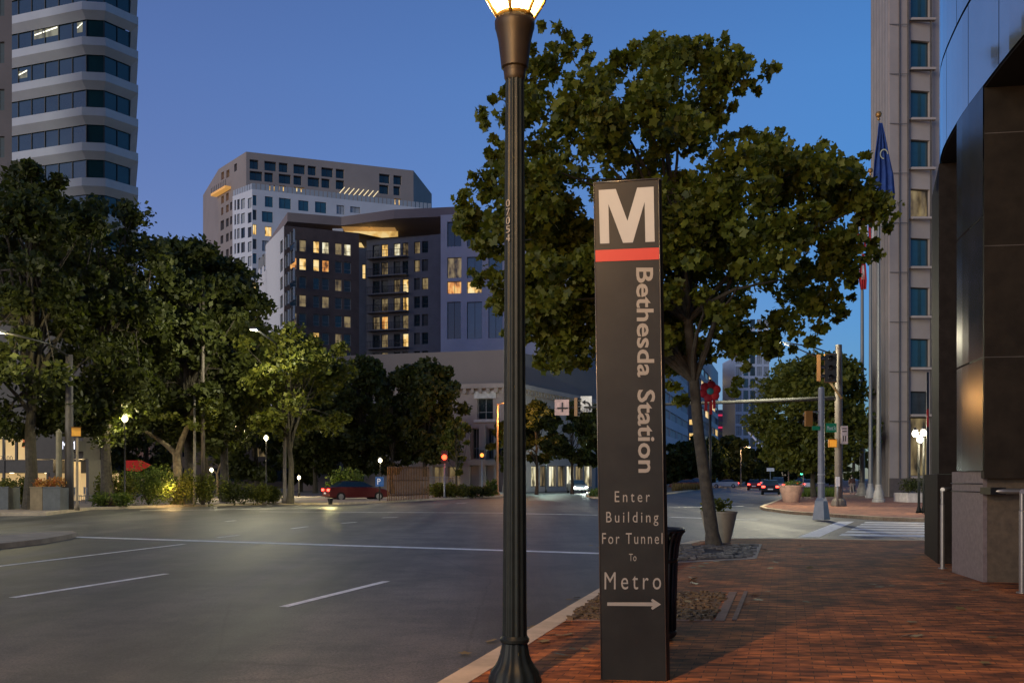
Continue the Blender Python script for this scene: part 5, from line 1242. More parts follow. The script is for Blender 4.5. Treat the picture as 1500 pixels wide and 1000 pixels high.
mb = MB(); mb.box((g.x-.25, g.y-.15, Zp(655, g.y)), (g.x+.15, g.y+.1, Zp(641, g.y))); mb.build('signal_box', mat('hand_orange', (.4, .12, .03), .6, emit=(1, .22, .03), es=.35), root)
g = G(285, 739); root = thing('utility_pole', 'slim pale pole between the hedges, in front of the lit forked tree', 'pole', (g.x, g.y, 0)); mb = MB(); mb.lathe([(.10, 0), (.09, .3), (.075, 4), (.06, Zp(613, g.y)+2)], (g.x, g.y), 12); mb.build('pole', mat('post_grey2', (.18, .16, .13), .6, .2), root)
mb = MB(); mb.lathe([(.12, 0), (.1, 7), (.08, 13)], (g.x+.28, g.y+.6), 12); mb.build('rear_pole', M_mast, root)
def cobra(label, px, pybase, pytop, side, power, col, r=.09, arm=1.0, lens=6, mast=None):
    g = G(px, pybase); zt = Zp(pytop, g.y); root = thing('street_lamp', label, 'street lamp', (g.x, g.y, 0), 'tall roadside lamps'); mb = MB()
    mb.lathe([(r*2, 0), (r*1.8, .3), (r*1.1, .4), (r, 3), (r*.7, zt)], (g.x, g.y), 12); mb.build('pole', mast or M_mast, root)
    mb = MB(); mb.tube([(g.x, g.y, zt-.1), (g.x+side*arm*.5, g.y, zt+.1), (g.x+side*arm, g.y, zt+.1)], r*.45, 8); mb.build('arm', mast or M_mast, root)
    mb = MB(); mb.box((g.x+side*arm-.3, g.y-.15, zt+.05), (g.x+side*arm+.3, g.y+.15, zt+.2)); hd = mb.build('lamp_head', M_frame_dk, root)
    mb = MB(); mb.box((g.x+side*arm-.22, g.y-.12, zt-.03), (g.x+side*arm+.22, g.y+.12, zt+.046)); mb.build('lens', glow('lens_%d' % int(col[1]*100), col, lens), root)
    lamp('lamp_light', (g.x+side*arm, g.y-.1, zt-.15), power, col, .15, root); return root
cobra('tall orange-lit street lamp at the side street, left of the big lamp post', 728.5, 725, 591, 1, 1500, (1, .48, .14), .11, 1.2, 9, mat('lamp_rust', (.35, .20, .10), .6))
def globe_lamp(label, px, py, pybase, power, col=(1, .86, .5), r=.16, s=5):
    g = G(px, pybase); z = Zp(py, g.y); root = thing('post_lamp', label, 'lamp', (g.x, g.y, 0), 'small post lamps among the trees'); mb = MB()
    mb.lathe([(.12, 0), (.09, .3), (.05, .4), (.045, z-.25), (.1, z-.18)], (g.x, g.y), 10); mb.build('post', M_black, root)
    mb = MB(); mb.lathe([(r*.5, z-r), (r*.95, z-r*.4), (r, z), (r*.8, z+r*.6), (r*.3, z+r)], (g.x, g.y), 14); mb.build('globe', glow('lamp_glow_%d' % s, (1, .90, .58), s), root)
    mb = MB(); mb.lathe([(r*1.1, z+r), (r*.5, z+r*1.6), (.02, z+r*1.9)], (g.x, g.y), 12); mb.build('cap', M_black, root)
    if power: lamp('lamp_light', (g.x-.05, g.y-.35, z), power, col, .15, root)
    return root
globe_lamp('small warm lamp among the trees, above the long hedge and left of the forked tree', 183, 613, 741, 320, s=4)
globe_lamp('warm lamp right of the small lit tree, behind the hedge', 327, 665, 733, 250)
globe_lamp('warm lamp hanging high by the trunk of the lit yellow-green tree', 390, 641, 731, 640)
globe_lamp('low warm lamp under the dark trees, left of the red car', 438, 699, 727, 480, r=.14)
globe_lamp('small white lamp above the blue parking sign', 557, 674, 728, 240, s=4)
globe_lamp('small lamp behind the green tree on the far left verge', 310, 688, 730, 240, r=.13)
globe_lamp('bright white post lamp under the big tree, left of the slim grey post', 1177, 645, 722, 2000, (1, .92, .6), .26, 6)
globe_lamp('small white lamp beside the walking person', 1258, 656, 716, 480, (1, .9, .7), .22)
# cluster lamp and dark pole by the stone office
g = G(1350, 751); root = thing('cluster_lamp', 'twin white cluster lamp on dark posts before the stone office', 'street lamp', (g.x, g.y, 0)); YC = g.y
mb = MB()
for px in (1346, 1353): mb.lathe([(.14, 0), (.10, .12), (.055, .3), (.045, Zp(640, YC))], (Xp(px, YC), YC), 12)
mb.build('post', M_dark_metal, root); mb = MB()
for px, py in ((1340.5, 635), (1352.5, 634), (1347.5, 644)):
    z_ = Zp(py, YC); mb.lathe([(.05, z_-.14), (.12, z_-.06), (.13, z_+.04), (.08, z_+.14)], (Xp(px, YC), YC), 12)
mb.build('globe', glow('cluster_white', (1, .93, .82), 5), root)
mb = MB()
for px, py in ((1340.5, 635), (1352.5, 634), (1347.5, 644)): z_ = Zp(py, YC); mb.lathe([(.15, z_+.14), (.08, z_+.22), (.01, z_+.27)], (Xp(px, YC), YC), 10); mb.tube([(Xp(px, YC), YC, z_-.15), (Xp(1347, YC), YC, z_-.3)], .02, 5)
mb.build('cap', M_black, root); lamp('lamp_light', (Xp(1347, YC), YC-.3, Zp(638, YC)), 420, (1, .78, .52), .2, root)
g = G(1359, 753); root = thing('utility_pole', 'tall slim dark pole right of the twin white lamps', 'pole', (g.x, g.y, 0)); mb = MB(); mb.lathe([(.17, 0), (.12, .1), (.09, .25), (.06, .4), (.05, Zp(545, g.y))], (g.x, g.y), 12); mb.build('pole', M_black, root)
mb = MB(); mb.quad((g.x-.06, g.y-.06, Zp(625, g.y)), (g.x+.01, g.y-.06, Zp(625, g.y)), (g.x+.0, g.y-.06, Zp(598, g.y)), (g.x-.08, g.y-.06, Zp(601, g.y))); mb.build('red_tag', mat('red_tag', (.5, .02, .02), .6), root)
g = G(417, 736.5); root = thing('street_lamp', 'dark pole with a lamp added over the road, right of the lit yellow-green tree trunk', 'street lamp', (g.x, g.y, 0), 'tall roadside lamps'); mb = MB()
mb.lathe([(.2, 0), (.18, .3), (.11, .4), (.1, 3), (.08, 8.4)], (g.x, g.y), 12); mb.build('pole', M_mast, root)
mb = MB(); mb.tube([(g.x, g.y, 8.2), (g.x, g.y-2, 9.3), (g.x, g.y-6.5, 9.45)], .05, 8); mb.build('arm', M_black, root)
mb = MB(); mb.box((g.x-.16, g.y-7.1, 9.35), (g.x+.16, g.y-6.4, 9.47)); mb.build('lamp_head', M_frame_dk, root); lamp('lamp_light', (g.x, g.y-6.8, 9.1), 2100, (1, .93, .62), .15, root)  # arm and lamp added to brighten the intersection; only the pole is known
# signals beyond the intersection on the left
def small_signal(label, px, py, pybase, m_on, s=1.0):
    g = G(px, pybase); z = Zp(py, g.y); root = thing('signal_post', label, 'traffic light', (g.x, g.y, 0)); mb = MB(); mb.lathe([(.13, 0), (.07, .2), (.06, z-.3)], (g.x, g.y), 10); mb.build('post', M_galv, root)
    mb = MB(); mb.box((g.x-.2*s, g.y-.1, z-.35*s), (g.x+.2*s, g.y+.1, z+.4*s)); mb.build('housing', M_black, root)
    mb = MB(); mb.lathe([(.01, 0), (.13*s, .02), (.16*s, .03)], (0, 0), 14); mb.v = [(g.x+X_, g.y-.14+Z_, z-.02+Y_) for X_, Y_, Z_ in mb.v]; mb.build('lens', m_on, root)
    return root
o = small_signal('red pedestrian signal glowing before the beige building', 651, 669, 728.5, glow('signal_red', (1, .06, .02), 6), 1.25); g = G(651, 728.5); lamp('signal_light', (g.x, g.y-.5, Zp(669, g.y)), 25, (1, .08, .03), .15, o)
small_signal('orange pedestrian signal before the piers, left of the orange street lamp', 706, 666, 727, glow('signal_orange', (1, .30, .05), 2.5), 1.0)
# blue parking sign
g = G(556, 733); root = thing('parking_sign', 'small blue parking sign with a white P left of the slatted fence', 'sign', (g.x, g.y, 0)); Y = g.y
mb = MB(); mb.lathe([(.05, 0), (.04, Zp(700, Y))], (g.x, Y), 8); mb.build('post', M_black, root)
mb = MB(); mb.box((Xp(550, Y), Y-.06, Zp(712, Y)), (Xp(562.5, Y), Y-.03, Zp(698, Y))); mb.build('plate', mat('sign_blue', (.02, .10, .32), .5, emit=(.05, .2, .6), es=.12), root)
mb = MB(); lettering(mb, 'P', lambda u, v: Vector((Xp(553+4.6*u, Y), Y-.065, Zp(709-8.5*v, Y)))); mb.build('lettering', mat('sign_letter', (.8, .8, .8), .5, emit=(.8, .8, .9), es=.3), root)
# slatted timber screen and the iron stair rail
g0, g1 = G(568, 733), G(628, 730); root = thing('timber_screen', 'upright slatted timber fence lit brown at the plaza edge', 'fence', ((g0.x+g1.x)/2, g0.y+1, 0)); mb = MB()
rnd = random.Random(3)
for k in range(26):
    t = k/25; x = g0.x+(g1.x-g0.x)*t; y = g0.y+(g1.y-g0.y)*t; mb.box((x-.032, y-.03, 0), (x+.032, y+.03, Zp(683, y)+rnd.uniform(-.03, .03)))
mb.build('slats', mat('timber_slats', (.17, .09, .035), .8, var=.5, scale=4), root)
mb = MB()
for z_ in (.3, 1.3, 2.2): mb.obox((g0.x, g0.y+.04), (g1.x-g0.x, g1.y-g0.y), (0, .05), z_, z_+.08)
mb.build('rail', M_frame_dk, root); lamp('screen_light', ((g0.x+g1.x)/2, g0.y-1.2, 2.6), 60, (1, .55, .2), .2, root)
g0 = G(668, 726); root = thing('iron_railing', 'thin iron railing in front of the beige building entrance', 'railing', (g0.x, g0.y+8, 0)); mb = MB(); a, b = (Xp(612, 88), 88), (Xp(672, 88), 88)
for k in range(30): t = k/29; x = a[0]+(b[0]-a[0])*t; mb.tube([(x, 88, 0), (x, 88, 1.6)], .025, 4)
mb.tube([(a[0], 88, 1.6), (b[0], 88, 1.6)], .035, 5); mb.tube([(a[0]-1.8, 86, .2), (a[0], 88, 1.6)], .05, 5); mb.build('bars', M_galv, root)

# ================= PLAZA PLANTING =================
def planter_box(label, px0, px1, pyb, h, seed, plant, m=None):
    g0 = G(px0, pyb); g1 = G(px1, pyb); Y = g0.y; root = thing('planter_box', label, 'planter', ((g0.x+g1.x)/2, Y+.5, 0), 'square planters on the plaza'); mb = MB()
    mb.box((g0.x, Y, 0), (g1.x, Y+1.1, h)); mb.box((g0.x-.03, Y-.03, h), (g1.x+.03, Y+.04, h+.05)); mb.box((g0.x-.03, Y+1.06, h), (g1.x+.03, Y+1.13, h+.05)); mb.build('box', m or mat('planter_slate', (.10, .11, .115), .75, var=.2), root); rnd = random.Random(seed)
    cl = [(rnd.uniform(g0.x+.15, g1.x-.15), Y+rnd.uniform(.2, .9), h+rnd.uniform(.05, .35), .3, .3, .25) for _ in range(12)]; leaf_cloud('flowers', cl, 45, .10, plant, root, seed, 'oval'); return root
planter_box('square slate planter at the left edge of the photo', -12, 12, 746, 1.05, 1, M_leaf_md)
planter_box('tan-faced planter of red flowers left of the tall plaza pole', 44, 62, 747, 1.05, 2, M_flower, mat('planter_tan', (.22, .17, .10), .8))
planter_box('slate planter of red flowers, touching the tall plaza pole', 62.5, 88, 747, 1.05, 3, M_flower)
def gshrub(label, px, pyb, wpx, hpx, seed, m, dz=1.0, per=1500, size=.13, **k):
    g = G(px, pyb); s = g.y/F; per = int(per*1.35); return shrub(label, (g.x, g.y+wpx*s*.3, 0), (wpx*s/2*1.0, wpx*s/2*.7, hpx*s*dz), seed, m, 'shrubs along the plaza', per, size)
gshrub('dark rounded bush between the two planters at the far left', 27, 744, 50, 50, 1, M_leaf_md, per=2200)
gshrub('low bright green bush at the foot of the long hedge', 150, 742, 70, 24, 2, M_leaf_lt, per=1500)
gshrub('dark flowering bush right of the thin signal post', 160, 741, 66, 54, 3, M_leaf_md, per=2000)
gshrub('tallest and brightest feathery bush of the plaza', 207, 740, 92, 66, 4, M_leaf_lt, per=4200, size=.11)
gshrub('green bush between the brightest bush and the slim pole', 252, 739.5, 70, 56, 5, M_leaf_md, per=2400)
gshrub('rounded bush around the foot of the slim pale pole', 300, 739, 62, 48, 6, M_leaf_md, per=2000)
gshrub('low dark bush right of the slim pale pole', 338, 737.5, 52, 38, 7, M_leaf_dk)
gshrub('small bush right of the low dark one, before the lit tree trunk', 373, 737, 48, 32, 8, M_leaf_md)
gshrub('last small bush before the kerb bend', 397, 736.5, 36, 26, 9, M_leaf_md)
gshrub('low green bed in front of the brown timber screen', 650, 728.5, 70, 22, 10, M_leaf_md, per=2600, size=.2)
gshrub('low bed in front of the stone piers', 690, 727.5, 60, 18, 11, M_leaf_dk, per=2000, size=.2)
gshrub('pale round bush at the lamp foot, left of the big lamp post', 719, 726.5, 20, 26, 12, M_leaf_lt, per=700, size=.2)
gshrub('bright low tree-like bush above the red car', 500, 727, 74, 44, 13, M_leaf_lt, per=1500, size=.28)
gg = [G(862, 727), G(940, 727), G(975, 719), G(900, 716)]
def grass_bed(label, poly, n, hgt, seed, m=None):
    rng = np.random.default_rng(seed); P = [np.array(p[:2]) for p in poly]; u, v = rng.random(n), rng.random(n)
    A_ = P[0][None]+(P[1]-P[0])[None]*u[:, None]; B2 = P[3][None]+(P[2]-P[3])[None]*u[:, None]; C = A_+(B2-A_)*v[:, None]
    vs = []; fs = []
    for i, (x, y) in enumerate(C):
        a = rng.random()*6.28; h = hgt*(.5+rng.random()); dx, dy = math.cos(a)*hgt*.22, math.sin(a)*hgt*.22
        vs += [(x-dx, y-dy, 0), (x+dx, y+dy, 0), (x+dy*1.2, y+dx*1.2, h)]; fs.append((3*i, 3*i+1, 3*i+2))
    me = bpy.data.meshes.new('grass'); me.from_pydata(vs, [], fs); me.materials.append(m or M_grass); o = bpy.data.objects.new('grass', me); COL.objects.link(o); o['kind'] = 'stuff'; o['label'] = label; return o
grass_bed('green grass on the traffic island left of the pylon', gg, 6000, .5, 1)
grass_bed('bright lawn strip behind the clay planter pot', [G(1166, 727), G(1228, 727), G(1226, 717.5), G(1172, 717.5)], 9000, .35, 2, M_leaf_lt)
grass_bed('dry brown grass on the island right of the pylon', [G(985, 719), G(1024, 716.5), G(1030, 712), G(985, 713)], 5000, .6, 3, leafmat('dry_grass', (.14, .08, .03), (.25, .15, .05)))

# ================= TREES =================
def gtree(label, px, pyb, pytop, wpx, seed, m=None, group='trees on the plaza', **k):
    g = G(px, pyb); h = Zp(pytop, g.y); rad = wpx/2*g.y/F
    return tree(label, (g.x, g.y, 0), h, rad, seed, m, group, **k)
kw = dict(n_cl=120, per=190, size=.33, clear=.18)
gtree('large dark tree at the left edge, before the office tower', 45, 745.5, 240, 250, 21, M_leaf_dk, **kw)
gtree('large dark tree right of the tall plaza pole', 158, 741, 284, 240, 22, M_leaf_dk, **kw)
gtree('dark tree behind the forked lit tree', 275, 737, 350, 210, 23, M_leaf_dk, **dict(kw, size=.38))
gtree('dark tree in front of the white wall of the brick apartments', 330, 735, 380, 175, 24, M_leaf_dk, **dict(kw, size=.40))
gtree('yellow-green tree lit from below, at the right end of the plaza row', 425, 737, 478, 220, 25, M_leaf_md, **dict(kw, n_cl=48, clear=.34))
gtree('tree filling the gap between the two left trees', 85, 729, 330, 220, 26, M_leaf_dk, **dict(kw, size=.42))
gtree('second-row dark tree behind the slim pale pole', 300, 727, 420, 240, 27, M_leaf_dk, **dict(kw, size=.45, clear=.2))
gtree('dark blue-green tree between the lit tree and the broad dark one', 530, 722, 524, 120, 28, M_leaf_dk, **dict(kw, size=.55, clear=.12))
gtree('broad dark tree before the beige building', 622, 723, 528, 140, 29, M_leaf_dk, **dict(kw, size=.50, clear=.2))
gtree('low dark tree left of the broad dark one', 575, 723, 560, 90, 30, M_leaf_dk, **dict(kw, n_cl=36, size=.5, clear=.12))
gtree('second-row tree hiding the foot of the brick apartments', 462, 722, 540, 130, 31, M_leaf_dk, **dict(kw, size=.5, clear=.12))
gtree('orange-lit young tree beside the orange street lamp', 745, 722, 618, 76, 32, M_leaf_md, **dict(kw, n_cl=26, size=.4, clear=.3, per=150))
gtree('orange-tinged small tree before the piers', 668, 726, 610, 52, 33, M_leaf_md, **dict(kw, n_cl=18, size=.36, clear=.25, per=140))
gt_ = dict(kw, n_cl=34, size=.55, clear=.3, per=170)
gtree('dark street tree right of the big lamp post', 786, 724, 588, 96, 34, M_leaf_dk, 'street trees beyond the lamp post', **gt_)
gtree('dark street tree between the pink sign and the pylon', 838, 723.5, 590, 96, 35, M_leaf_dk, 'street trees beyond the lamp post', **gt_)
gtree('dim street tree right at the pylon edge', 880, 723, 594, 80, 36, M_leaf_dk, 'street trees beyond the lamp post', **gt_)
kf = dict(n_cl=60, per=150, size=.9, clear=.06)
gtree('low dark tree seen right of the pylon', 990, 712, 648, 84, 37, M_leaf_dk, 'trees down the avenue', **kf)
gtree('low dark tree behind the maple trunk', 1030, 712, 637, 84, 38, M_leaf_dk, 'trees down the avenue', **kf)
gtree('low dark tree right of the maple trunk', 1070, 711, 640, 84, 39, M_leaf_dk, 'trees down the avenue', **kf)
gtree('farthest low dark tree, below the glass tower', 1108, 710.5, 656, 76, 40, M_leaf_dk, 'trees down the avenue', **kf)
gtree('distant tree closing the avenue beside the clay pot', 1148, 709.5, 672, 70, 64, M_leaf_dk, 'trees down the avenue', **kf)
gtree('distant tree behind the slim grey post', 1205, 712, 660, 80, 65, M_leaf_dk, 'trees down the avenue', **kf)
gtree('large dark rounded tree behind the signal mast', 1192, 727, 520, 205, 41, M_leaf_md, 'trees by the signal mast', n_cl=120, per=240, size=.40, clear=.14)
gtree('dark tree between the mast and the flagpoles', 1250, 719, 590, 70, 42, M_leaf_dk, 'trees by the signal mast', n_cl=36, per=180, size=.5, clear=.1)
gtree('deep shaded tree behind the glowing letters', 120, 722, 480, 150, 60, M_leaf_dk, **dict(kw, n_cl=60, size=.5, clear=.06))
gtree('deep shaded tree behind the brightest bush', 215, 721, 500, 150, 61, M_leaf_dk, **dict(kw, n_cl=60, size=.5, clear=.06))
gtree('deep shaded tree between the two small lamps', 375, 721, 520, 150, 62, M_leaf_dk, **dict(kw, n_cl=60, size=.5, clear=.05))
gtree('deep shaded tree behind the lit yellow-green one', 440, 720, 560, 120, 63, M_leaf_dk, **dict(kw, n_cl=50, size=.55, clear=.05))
# forked tree with its lit trunk
def forked(label, px, pyb, s, seed, group):
    g = G(px, pyb); Y = g.y; root = thing('forked_tree', label, 'tree', (g.x, Y, 0), group); P = lambda x, y, dy=0: W(px+(x-262)*s, pyb-(738-y)*s, Y+dy)
    mb = MB(); b = P(262, 738); b.z = 0
    mb.tube([b, P(261, 690), P(259, 663)], [.36*s, .27*s, .24*s], 12)
    mb.tube([P(260, 665), P(266, 645), P(273, 628), P(279, 612), P(284, 596)], [.20*s, .17*s, .14*s, .12*s, .08*s], 10)
    mb.tube([P(260, 666), P(245, 652), P(230, 641), P(214, 632, -.5), P(196, 624, -1), P(180, 618, -1.5)], [.19*s, .15*s, .12*s, .09*s, .06*s, .03*s], 10)
    mb.tube([P(267, 645), P(262, 636, .4), P(250, 628, .8), P(236, 622, .8)], [.08*s, .07*s, .05*s, .02*s], 7)
    smooth_angle(mb.build('trunk', M_bark_lt, root)); rnd = random.Random(seed)
    cl = [tuple(P(rnd.uniform(170, 310), rnd.uniform(585, 632), rnd.uniform(-1.5, 1.5)))+(.7*s, .7*s, .35*s) for _ in range(26)]
    leaf_cloud('crown', cl, 90, .22*s, M_leaf_md, root, seed, 'oval', .5)
    gl = P(250, 715, -1.6); gl.z = .9; lamp('assumed_uplight', gl, 150*s*s, (1, .62, .22), .2, root); return root  # assumed light at the tree foot, without a fixture, for the bright trunk
forked('forked tree with a glowing orange trunk behind the hedge', 262, 738.5, 1.0, 50, None)
forked('small lit forked tree farther back, right of the slim pale pole', 319, 724, .42, 51, None)
g = G(484, 738.5); root = thing('added_ground_uplight', 'small added ground spotlight shining up into the yellow-green tree', 'added ground lamp', (g.x, g.y, 0)); mb = MB()  # spotlight and its housing added to brighten the tree from below
mb.lathe([(.12, 0), (.12, .12), (.16, .3), (.17, .36), (.13, .34)], (g.x, g.y), 14); mb.build('housing', M_black, root); mb = MB(); mb.lathe([(.12, .345), (.01, .35)], (g.x, g.y), 14); mb.build('lens', glow('added_uplight_lens', (1, .85, .5), 5), root)
lamp('added_tree_uplight', (g.x, g.y, .55), 260, (1, .85, .35), .1, root)

# red umbrella behind the hedge
g = G(192, 727); Y = g.y; root = thing('red_awning', 'small red awning showing over the bright bush', 'awning', (g.x, Y, 0)); mb = MB()
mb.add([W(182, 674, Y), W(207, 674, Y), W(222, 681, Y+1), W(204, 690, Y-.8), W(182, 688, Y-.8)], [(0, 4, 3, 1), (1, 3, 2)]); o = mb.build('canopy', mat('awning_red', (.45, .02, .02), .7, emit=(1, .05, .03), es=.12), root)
md = o.modifiers.new('t', 'SOLIDIFY'); md.thickness = .03
mb = MB(); mb.tube([(Xp(195, Y), Y, 0), (Xp(195, Y), Y, Zp(676, Y))], .04, 6); mb.build('pole', M_black, root)
# chairs behind the plaza pole
def chair(x, y, rz):
    root = thing('cafe_chair', '', 'chair', (0, 0, 0), 'cafe chairs on the plaza'); mb = MB(); mb.box((-.22, -.22, .43), (.22, .22, .46)); mb.build('seat', M_galv, root)
    mb = MB()
    for k in range(5): mb.box((-.2+.09*k, .2, .5), (-.16+.09*k, .225, .9))
    mb.box((-.22, .195, .9), (.22, .23, .95)); mb.build('backrest', M_galv, root)
    for sx_ in (-.2, .2):
        for sy_ in (-.2, .2): mb = MB(); mb.tube([(sx_*1.05, sy_*1.05, 0), (sx_, sy_, .43)], .015, 5); mb.build('leg', M_galv, root)
    root.location = (x, y, 0); root.rotation_euler = (0, 0, rz); return root
c0c = chair(*(G(104, 738)[:2]), .4); c0c['label'] = 'grey cafe chair nearest the tall plaza pole'
for i, (px, py, rz, lb) in enumerate(((112, 736, 1.2, 'grey cafe chair just behind the thin signal post'), (121, 737, -1.0, 'grey cafe chair right of the thin signal post'), (129, 735, 2.2, 'grey cafe chair farthest right, next to the flowering bush'))): g = G(px, py); dup(c0c, (g.x, g.y, 0), rz, lb)

# ================= CARS =================
M_tail = glow('tail_light', (1, .05, .03), 9); M_tyre = mat('tyre', (.01, .01, .01), .8); M_rim = mat('rim', (.3, .3, .3), .4, .8)
M_head = glow('head_light', (1, .97, .85), 8)
def car(label, x, y, rz, paint, tails=True, heads=False, suv=False):
    """length along y, rear towards -y"""
    root = thing('parked_car' if not (tails or heads) else 'car', label, 'car', (0, 0, 0), 'cars on the avenue'); hh = 1.72 if suv else 1.45; mb = MB()
    prof = [(-2.25, .35), (-2.28, .62), (-2.2, .95), (-1.9 if not suv else -2.15, 1.0), (-1.5, 1.02), (.75, 1.0), (1.9, .84), (2.22, .68), (2.25, .38), (2.0, .25), (-2.0, .25)]
    def loft(prof, ws):
        n = len(prof); o = len(mb.v); vs = []
        for w_, ins in ws: vs += [(w_, y_*(1-ins*.01), z_) for y_, z_ in prof]
        fs = []
        for k in range(len(ws)-1): fs += [(k*n+i, k*n+(i+1) % n, (k+1)*n+(i+1) % n, (k+1)*n+i) for i in range(n)]
        fs += [tuple(range(n-1, -1, -1)), tuple((len(ws)-1)*n+i for i in range(n))]; mb.add(vs, fs)
    loft(prof, [(-.86, 2), (-.80, 0), (.80, 0), (.86, 2)]); bo = mb.build('body', paint, root)
    b = bo.modifiers.new('b', 'BEVEL'); b.width = .05; b.segments = 2
    mb = MB(); cab = [(-1.9 if suv else -1.75, 1.0), (-1.7 if suv else -1.15, hh-.03), (-.2, hh), (.35, hh-.08), (1.1, 1.0)]
    o = len(mb.v); vs = [(-.78, a, z) if z < 1.1 else (-.62, a, z) for a, z in cab]+[(.78, a, z) if z < 1.1 else (.62, a, z) for a, z in cab]; n = 5
    mb.add(vs, [(i, (i+1) % n, n+(i+1) % n, n+i) for i in range(n)]+[(4, 3, 2, 1, 0), (5, 6, 7, 8, 9)]); mb.build('windows', M_glass, root)
    mb = MB(); mb.add([(-.60, -1.6 if suv else -1.08, hh-.015), (.60, -1.6 if suv else -1.08, hh-.015), (.60, -.2, hh+.012), (-.60, -.2, hh+.012), (-.60, .3, hh-.05), (.60, .3, hh-.05)], [(0, 1, 2, 3), (3, 2, 5, 4)]); mb.build('roof', paint, root)
    for sx_ in (-.78, .78):
        for yy in (-1.4, 1.4):
            mb = MB(); mb.tube([(sx_-.1, yy, .33), (sx_+.1, yy, .33)], .33, 18); wo = mb.build('wheel', M_tyre, root); mb = MB(); mb.tube([(sx_+.101*math.copysign(1, sx_), yy, .33), (sx_+.11*math.copysign(1, sx_), yy, .33)], .2, 12); mb.build('rim', M_rim, wo)
    for sx_ in (-.66, .66):
        mb = MB(); mb.box((sx_-.16, -2.31, .72), (sx_+.16, -2.2, .88)); mb.build('tail_light', M_tail if tails else mat('tail_off', (.2, .01, .01), .3), root)
        mb = MB(); mb.box((sx_-.15, 2.12, .58), (sx_+.15, 2.27, .72)); mb.build('headlight', M_head if heads else M_galv_lt, root)
    mb = MB(); mb.box((-.25, -2.31, .5), (.25, -2.285, .62)); mb.build('number_plate', M_white, root)
    root.location = (x, y, RD); root.rotation_euler = (0, 0, rz); return root
P_red = mat('car_red', (.13, .008, .008), .3, .2, .05); P_sil = mat('car_silver', (.35, .36, .38), .3, .6, .05); P_blk = mat('car_black', (.02, .02, .024), .25, .2, .05); P_wht = mat('car_white', (.5, .5, .5), .35, 0, .05)
def gcar(label, px, py, rz, paint, **k): g = G(px, py, RD); return car(label, g.x, g.y, rz, paint, **k)
A0 = -R(16)
gcar('dark car with bright tail lights, nearest on the avenue left of the clay pot', 1129, 724, A0, P_blk)
gcar('silver car stopped ahead of the dark one', 1140, 719, A0, P_sil, suv=True)
gcar('red car stopped behind the clay planter pot', 1105, 717.5, A0, P_red)
gcar('white car with lit tail lights right of the clay pot', 1184, 716.5, A0, P_wht)
gcar('black car in the far right lane between pot and post', 1174, 713.5, A0, P_blk, suv=True)
gcar('far silver car in the middle of the avenue', 1120, 713, A0, P_sil)
gcar('distant dark car at the avenue end', 1136, 711, A0, P_blk)
gcar('distant white car at the avenue end, left of the dark one', 1112, 710, A0, P_wht)
gcar('red car crossing on the avenue just right of the pylon', 1003, 716, R(75), P_red)
gcar('dark red car just left of the maple trunk', 1020, 714.5, R(75), P_red, suv=True)
gcar('pale car right of the maple trunk with amber-lit side', 1062, 714, R(75), P_wht)
g = G(503, 733, 0); cr = car('red car waiting at the kerb under the lit yellow leaves', g.x, g.y+5.2, R(-62), P_red); 
fc_ = G(847, 722, RD); cc = car('car with dazzling headlights coming out of the side street', fc_.x, fc_.y+2, R(186), P_sil, tails=False, heads=True)
lo2 = lamp('head_beam', (0, 0, 0), 700, (.85, 1, .88), .4, None); lo2.parent = cc; lo2.location = (0, 5.5, .9)
g = G(800, 721); root = thing('street_lamp', 'assumed pale greenish street lamp before the shop windows of the side street', 'street lamp', (g.x, g.y, 0), 'tall roadside lamps'); mb = MB()  # lamp assumed as a source for the greenish glow in the side street
mb.lathe([(.15, 0), (.08, .3), (.06, 4.6)], (g.x, g.y), 10); mb.build('post', M_black, root); mb = MB(); mb.lathe([(.05, 4.6), (.2, 4.7), (.22, 4.95), (.1, 5.1)], (g.x, g.y), 12); mb.build('globe', glow('green_white', (.75, 1, .85), 5), root)
lamp('lamp_light', (g.x+.3, g.y-.3, 4.8), 1200, (.75, 1, .85), .2, root)

# ================= PERSON =================
g = G(1248, 723); PX, PY = g.x, g.y
root = thing('person', 'person in a brown jacket and pale trousers walking away along the far pavement', 'person', (PX, PY, 0))
def skin_body(name, verts, edges, radii, m, parent, lv=2):
    me = bpy.data.meshes.new(name); me.from_pydata([tuple(Vector(v)) for v in verts], edges, []); o = bpy.data.objects.new(name, me); COL.objects.link(o); o.parent = parent
    sk = o.modifiers.new('s', 'SKIN'); 
    if not me.skin_vertices: 
        with bpy.context.temp_override(object=o, active_object=o): pass
    for i, r in enumerate(radii): me.skin_vertices[0].data[i].radius = (r, r) if not hasattr(r, '__len__') else r
    me.skin_vertices[0].data[0].use_root = True
    sb = o.modifiers.new('u', 'SUBSURF'); sb.levels = lv; sb.render_levels = lv; me.materials.append(m); return o
V_ = [(0, 0, .95), (0, 0, 1.15), (0, 0, 1.40), (0, 0, 1.50), (0, .01, 1.60), (0, .02, 1.74),
      (-.10, 0, .88), (-.11, .12, .50), (-.10, -.02, .08), (-.10, .12, .04),
      (.10, 0, .88), (.11, -.04, .50), (.11, -.22, .12), (.11, -.14, .05),
      (-.19, 0, 1.42), (-.26, -.04, 1.16), (-.25, .06, .92), (-.25, .08, .82),
      (.19, 0, 1.42), (.26, .03, 1.16), (.26, -.06, .92), (.26, -.07, .82)]
E_ = [(0, 1), (1, 2), (2, 3), (3, 4), (4, 5), (0, 6), (6, 7), (7, 8), (8, 9), (0, 10), (10, 11), (11, 12), (12, 13), (2, 14), (14, 15), (15, 16), (16, 17), (2, 18), (18, 19), (19, 20), (20, 21)]
R_ = [.14, .14, .15, .06, .10, .08, .10, .07, .05, .045, .10, .07, .05, .045, .075, .055, .04, .045, .075, .055, .04, .045]
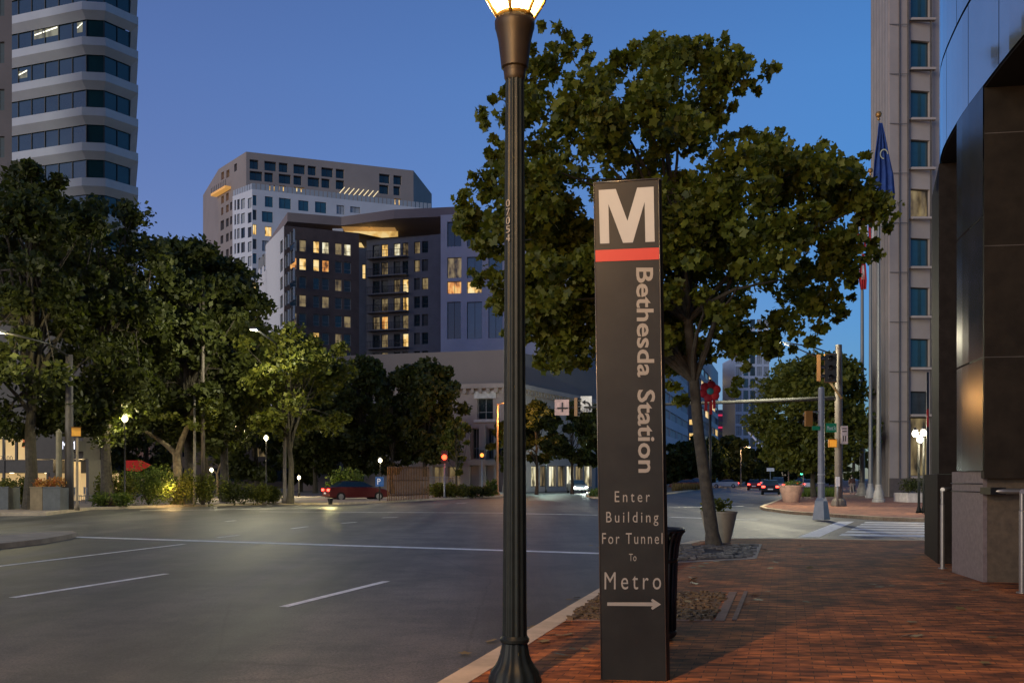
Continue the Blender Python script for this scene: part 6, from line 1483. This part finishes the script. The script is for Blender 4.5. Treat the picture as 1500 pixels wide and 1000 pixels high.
try:
    body = skin_body('body', V_, E_, R_, mat('person_trousers', (.42, .38, .32), .8), root)
    jv = [(0, 0, .93), (0, 0, 1.15), (0, 0, 1.42), (-.19, 0, 1.43), (-.27, -.04, 1.16), (-.26, .05, .95), (.19, 0, 1.43), (.27, .03, 1.16), (.27, -.05, .95)]
    skin_body('jacket', jv, [(0, 1), (1, 2), (2, 3), (3, 4), (4, 5), (2, 6), (6, 7), (7, 8)], [(.2, .16), (.2, .16), (.19, .15), .10, .078, .065, .10, .078, .065], mat('jacket_brown', (.16, .085, .06), .9), root)
    mb = MB(); mb.lathe([(.02, 1.60), (.10, 1.62), (.115, 1.70), (.105, 1.78), (.06, 1.83), (.01, 1.845)], (0, .015), 16); mb.v = [(x+PX, y+PY, z) for x, y, z in mb.v]; mb.build('hair', mat('hair_brown', (.05, .03, .02), .9), root)
except Exception as ex: print('PERSON', ex)
# small signs down the avenue
def small_sign(label, px0, py0, px1, py1, Y, m):
    x = Xp((px0+px1)/2, Y); root = thing('road_sign', label, 'sign', (x, Y, 0), 'small signs down the avenue'); mb = MB(); mb.box((Xp(px0, Y), Y-.03, Zp(py1, Y)), (Xp(px1, Y), Y, Zp(py0, Y))); mb.build('plate', m, root)
    mb = MB(); mb.tube([(x, Y+.04, 0), (x, Y+.04, Zp(py0, Y)-.05)], .05, 6); mb.build('post', M_galv, root)
small_sign('small white sign under the bright post lamp', 1171, 669, 1183, 675, 78, M_white)
small_sign('upright white sign left of the slim grey post', 1187.5, 681, 1192, 691, 82, M_white)
small_sign('white sign over the far lanes of the avenue', 1123, 685, 1134, 690, 120, M_white)
small_sign('pale notice on the brown mast, at head height', 1224, 698, 1230, 712, YM-.45, M_white)
o = small_signal('green traffic light far down the avenue', 1174, 693, 712, glow('signal_green', (.1, 1, .5), 3), 1.6)
cobra('far street lamp low on the avenue median', 1155, 712, 640, 1, 1500, (1, .75, .4), .12, 1.5, 8)
cobra('far street lamp behind the low trees right of the maple trunk', 1085, 712, 655, 1, 1500, (1, .65, .3), .12, 1.5, 8)
